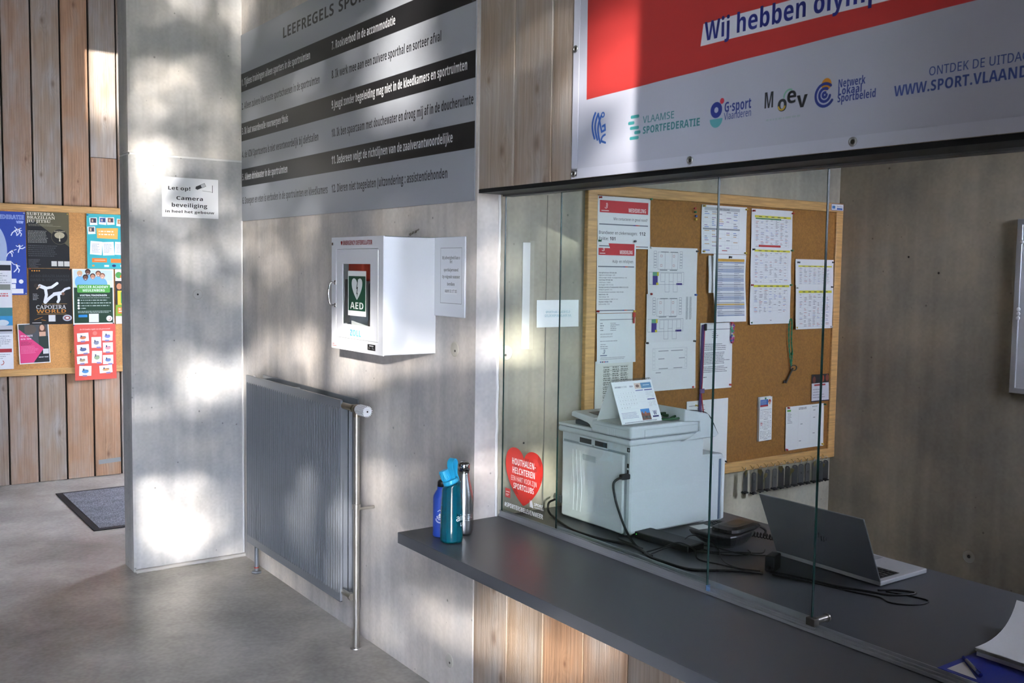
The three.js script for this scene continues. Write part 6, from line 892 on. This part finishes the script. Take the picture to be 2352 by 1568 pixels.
// ------------------------------------------------------------------ campaign banner on the boards over the opening
{
  const X0 = 2.922, X1 = 5.14, Y0 = 1.934, Y1 = 3.04, W = X1 - X0, H = Y1 - Y0, k = 2048 / W;
  const tx = canvasTex(2048, Math.round(H * k), (c, w, h) => {
    const X = (x) => (x - X0) * k, Y = (y) => (Y1 - y) * k; c.fillStyle = '#b9bdcb'; c.fillRect(0, 0, w, h);
    c.fillStyle = '#b53836'; c.beginPath(); c.moveTo(X(2.981), 0); c.lineTo(X(2.986), Y(2.171)); c.lineTo(X(3.595), Y(2.19)); c.lineTo(X(4.227), Y(2.21)); c.lineTo(w, Y(2.238)); c.lineTo(w, 0); c.fill();
    c.fillStyle = '#dfe2ea'; c.beginPath(); c.moveTo(X(3.458), Y(2.25)); c.lineTo(X(3.467), Y(2.307)); c.lineTo(X(4.24), Y(2.314)); c.lineTo(X(4.24), Y(2.253)); c.fill();
    c.fillStyle = '#232a78'; fit(c, 'Wij hebben olympische', X(3.472), Y(2.262), X(4.155) - X(3.472), 62);
    const navy = '#2c3a86', teal = '#3f8f92';
    c.strokeStyle = '#2f5aa8'; c.lineCap = 'round'; for (const [a, b, l] of [[0, 0, 1], [0.014, 0.004, 1.25], [0.028, 0.012, 1.3]]) { c.lineWidth = 7; c.beginPath(); c.moveTo(X(3.03 + a), Y(2.125 - b)); c.bezierCurveTo(X(3.012 + a), Y(2.1 - b), X(3.012 + a), Y(2.08 - b), X(3.028 + a), Y(2.07 - b * l - 0.02)); c.stroke(); }
    c.lineWidth = 6; c.beginPath(); c.moveTo(X(3.045), Y(2.118)); c.lineTo(X(3.062), Y(2.066)); c.lineTo(X(3.078), Y(2.07)); c.lineTo(X(3.076), Y(2.085)); c.lineTo(X(3.066), Y(2.082)); c.stroke(); c.beginPath(); c.moveTo(X(3.078), Y(2.056)); c.quadraticCurveTo(X(3.06), Y(2.052), X(3.062), Y(2.038)); c.lineTo(X(3.08), Y(2.032)); c.stroke(); c.lineWidth = 4; c.beginPath(); c.arc(X(3.066), Y(2.116), 6, 0, 7); c.stroke();
    c.fillStyle = teal; for (const [x, y, l] of [[3.188, 2.094, 0.036], [3.178, 2.077, 0.026], [3.186, 2.062, 0.038], [3.205, 2.048, 0.026], [3.186, 2.033, 0.038]]) { c.beginPath(); c.roundRect(X(x), Y(y + 0.005), l * k, 0.009 * k, 4); c.fill(); }
    c.fillStyle = '#3c7f86'; fit(c, 'VLAAMSE', X(3.24), Y(2.072), X(3.369) - X(3.24), 26, ''); fit(c, 'SPORTFEDERATIE', X(3.24), Y(2.041), X(3.464) - X(3.24), 26);
    c.strokeStyle = navy; c.lineWidth = 12; c.beginPath(); c.arc(X(3.521), Y(2.075), 13, 0, 7); c.stroke(); c.fillStyle = '#c23a4a'; c.beginPath(); c.arc(X(3.541), Y(2.096), 7, 0, 7); c.fill(); c.fillStyle = '#5fa8b0'; c.beginPath(); c.arc(X(3.521), Y(2.052), 21, 0, PI); c.fill();
    c.fillStyle = navy; fit(c, 'G·sport', X(3.549), Y(2.066), X(3.642) - X(3.549), 34); fit(c, 'Vlaanderen', X(3.549), Y(2.046), X(3.643) - X(3.549), 24, '');
    c.fillStyle = '#26282c'; [['M', 3.681, 2.058, 0], ['o', 3.722, 2.045, 1], ['e', 3.75, 2.062, 0], ['v', 3.782, 2.048, 0]].forEach(([s, x, y]) => fit(c, s, X(x), Y(y), 30, 50)); c.strokeStyle = '#d0a93a'; c.lineWidth = 4; c.beginPath(); c.arc(X(3.737), Y(2.059), 9, 0.2, PI - 0.2); c.stroke(); c.strokeStyle = '#7fb8a0'; c.beginPath(); c.arc(X(3.76), Y(2.078), 16, PI, PI * 1.6); c.stroke(); print(c, X(3.69), Y(2.031), 96, 1, 8, 4, '#a9b8bd', 4, 0);
    c.strokeStyle = '#2c3a86'; c.lineWidth = 6; c.fillStyle = '#d08a2c'; c.beginPath(); c.arc(X(3.868), Y(2.092), 13, 0, 7); c.fill(); for (const [r, a, b] of [[24, 0.6, 5.4], [14, 0.2, 5.2], [5, 0, 5]]) { c.beginPath(); c.arc(X(3.864), Y(2.068), r, a, b); c.stroke(); }
    c.fillStyle = navy; fit(c, 'Netwerk', X(3.9), Y(2.079), X(3.972) - X(3.9), 24); fit(c, 'Lokaal', X(3.9), Y(2.062), 60, 24); fit(c, 'Sportbeleid', X(3.9), Y(2.045), X(4.001) - X(3.9), 24);
    c.fillStyle = '#34488f'; fit(c, 'ONTDEK DE UITDAGING', X(4.127), Y(2.073), 236, 23, ''); fit(c, 'WWW.SPORT.VLAANDEREN', X(4.045), Y(2.04), 338, 28);
  });
  const t = thing('campaign_banner', 'red and white sports campaign banner hung on the boards over the opening', 'banner', [0, 0, 0]);
  const g = new THREE.PlaneGeometry(W, H, 60, 30), p = g.attributes.position; for (let i = 0; i < p.count; i++) { const x = p.getX(i), y = p.getY(i), e = Math.min(1, (y + H / 2) / 0.08); p.setZ(i, 0.004 + 0.0022 * e * (Math.sin(x * 9) * Math.sin(y * 3 + 1) + 0.6 * Math.sin(x * 23 + y * 4))); } g.computeVertexNormals();
  const cloth = part('cloth', g, std(0xffffff, 0.42, { map: tx, side: THREE.DoubleSide }), t, [(X0 + X1) / 2, (Y0 + Y1) / 2, 0.0006]);
  part('hem', merged([span(X0, X0 + 0.028, Y0, Y1, 0.0008, 0.0022), span(X0, X1, Y0, Y0 + 0.03, 0.0008, 0.0022)]).translate(0, 0, 0.0058), std(0xc4c8d6, 0.42), t);
  const ey = new THREE.TorusGeometry(0.0085, 0.0028, 8, 20), eh = cyl(0.0065, 0.0065, 0.001, 16).rotateX(PI / 2);
  for (const [x, y] of [[2.933, 2.332], [2.934, 1.949], [3.436, 1.95], [3.948, 1.951], [4.46, 1.951], [4.97, 1.951], [2.933, 2.72]]) { const e = part('eyelet', ey, M.steel, t, [x, y, 0.0092]); part('eyelet_hole', eh, std(0x2a2622, 0.8), e, [0, 0, -0.0008]); }
}

renderer.render(scene, camera);
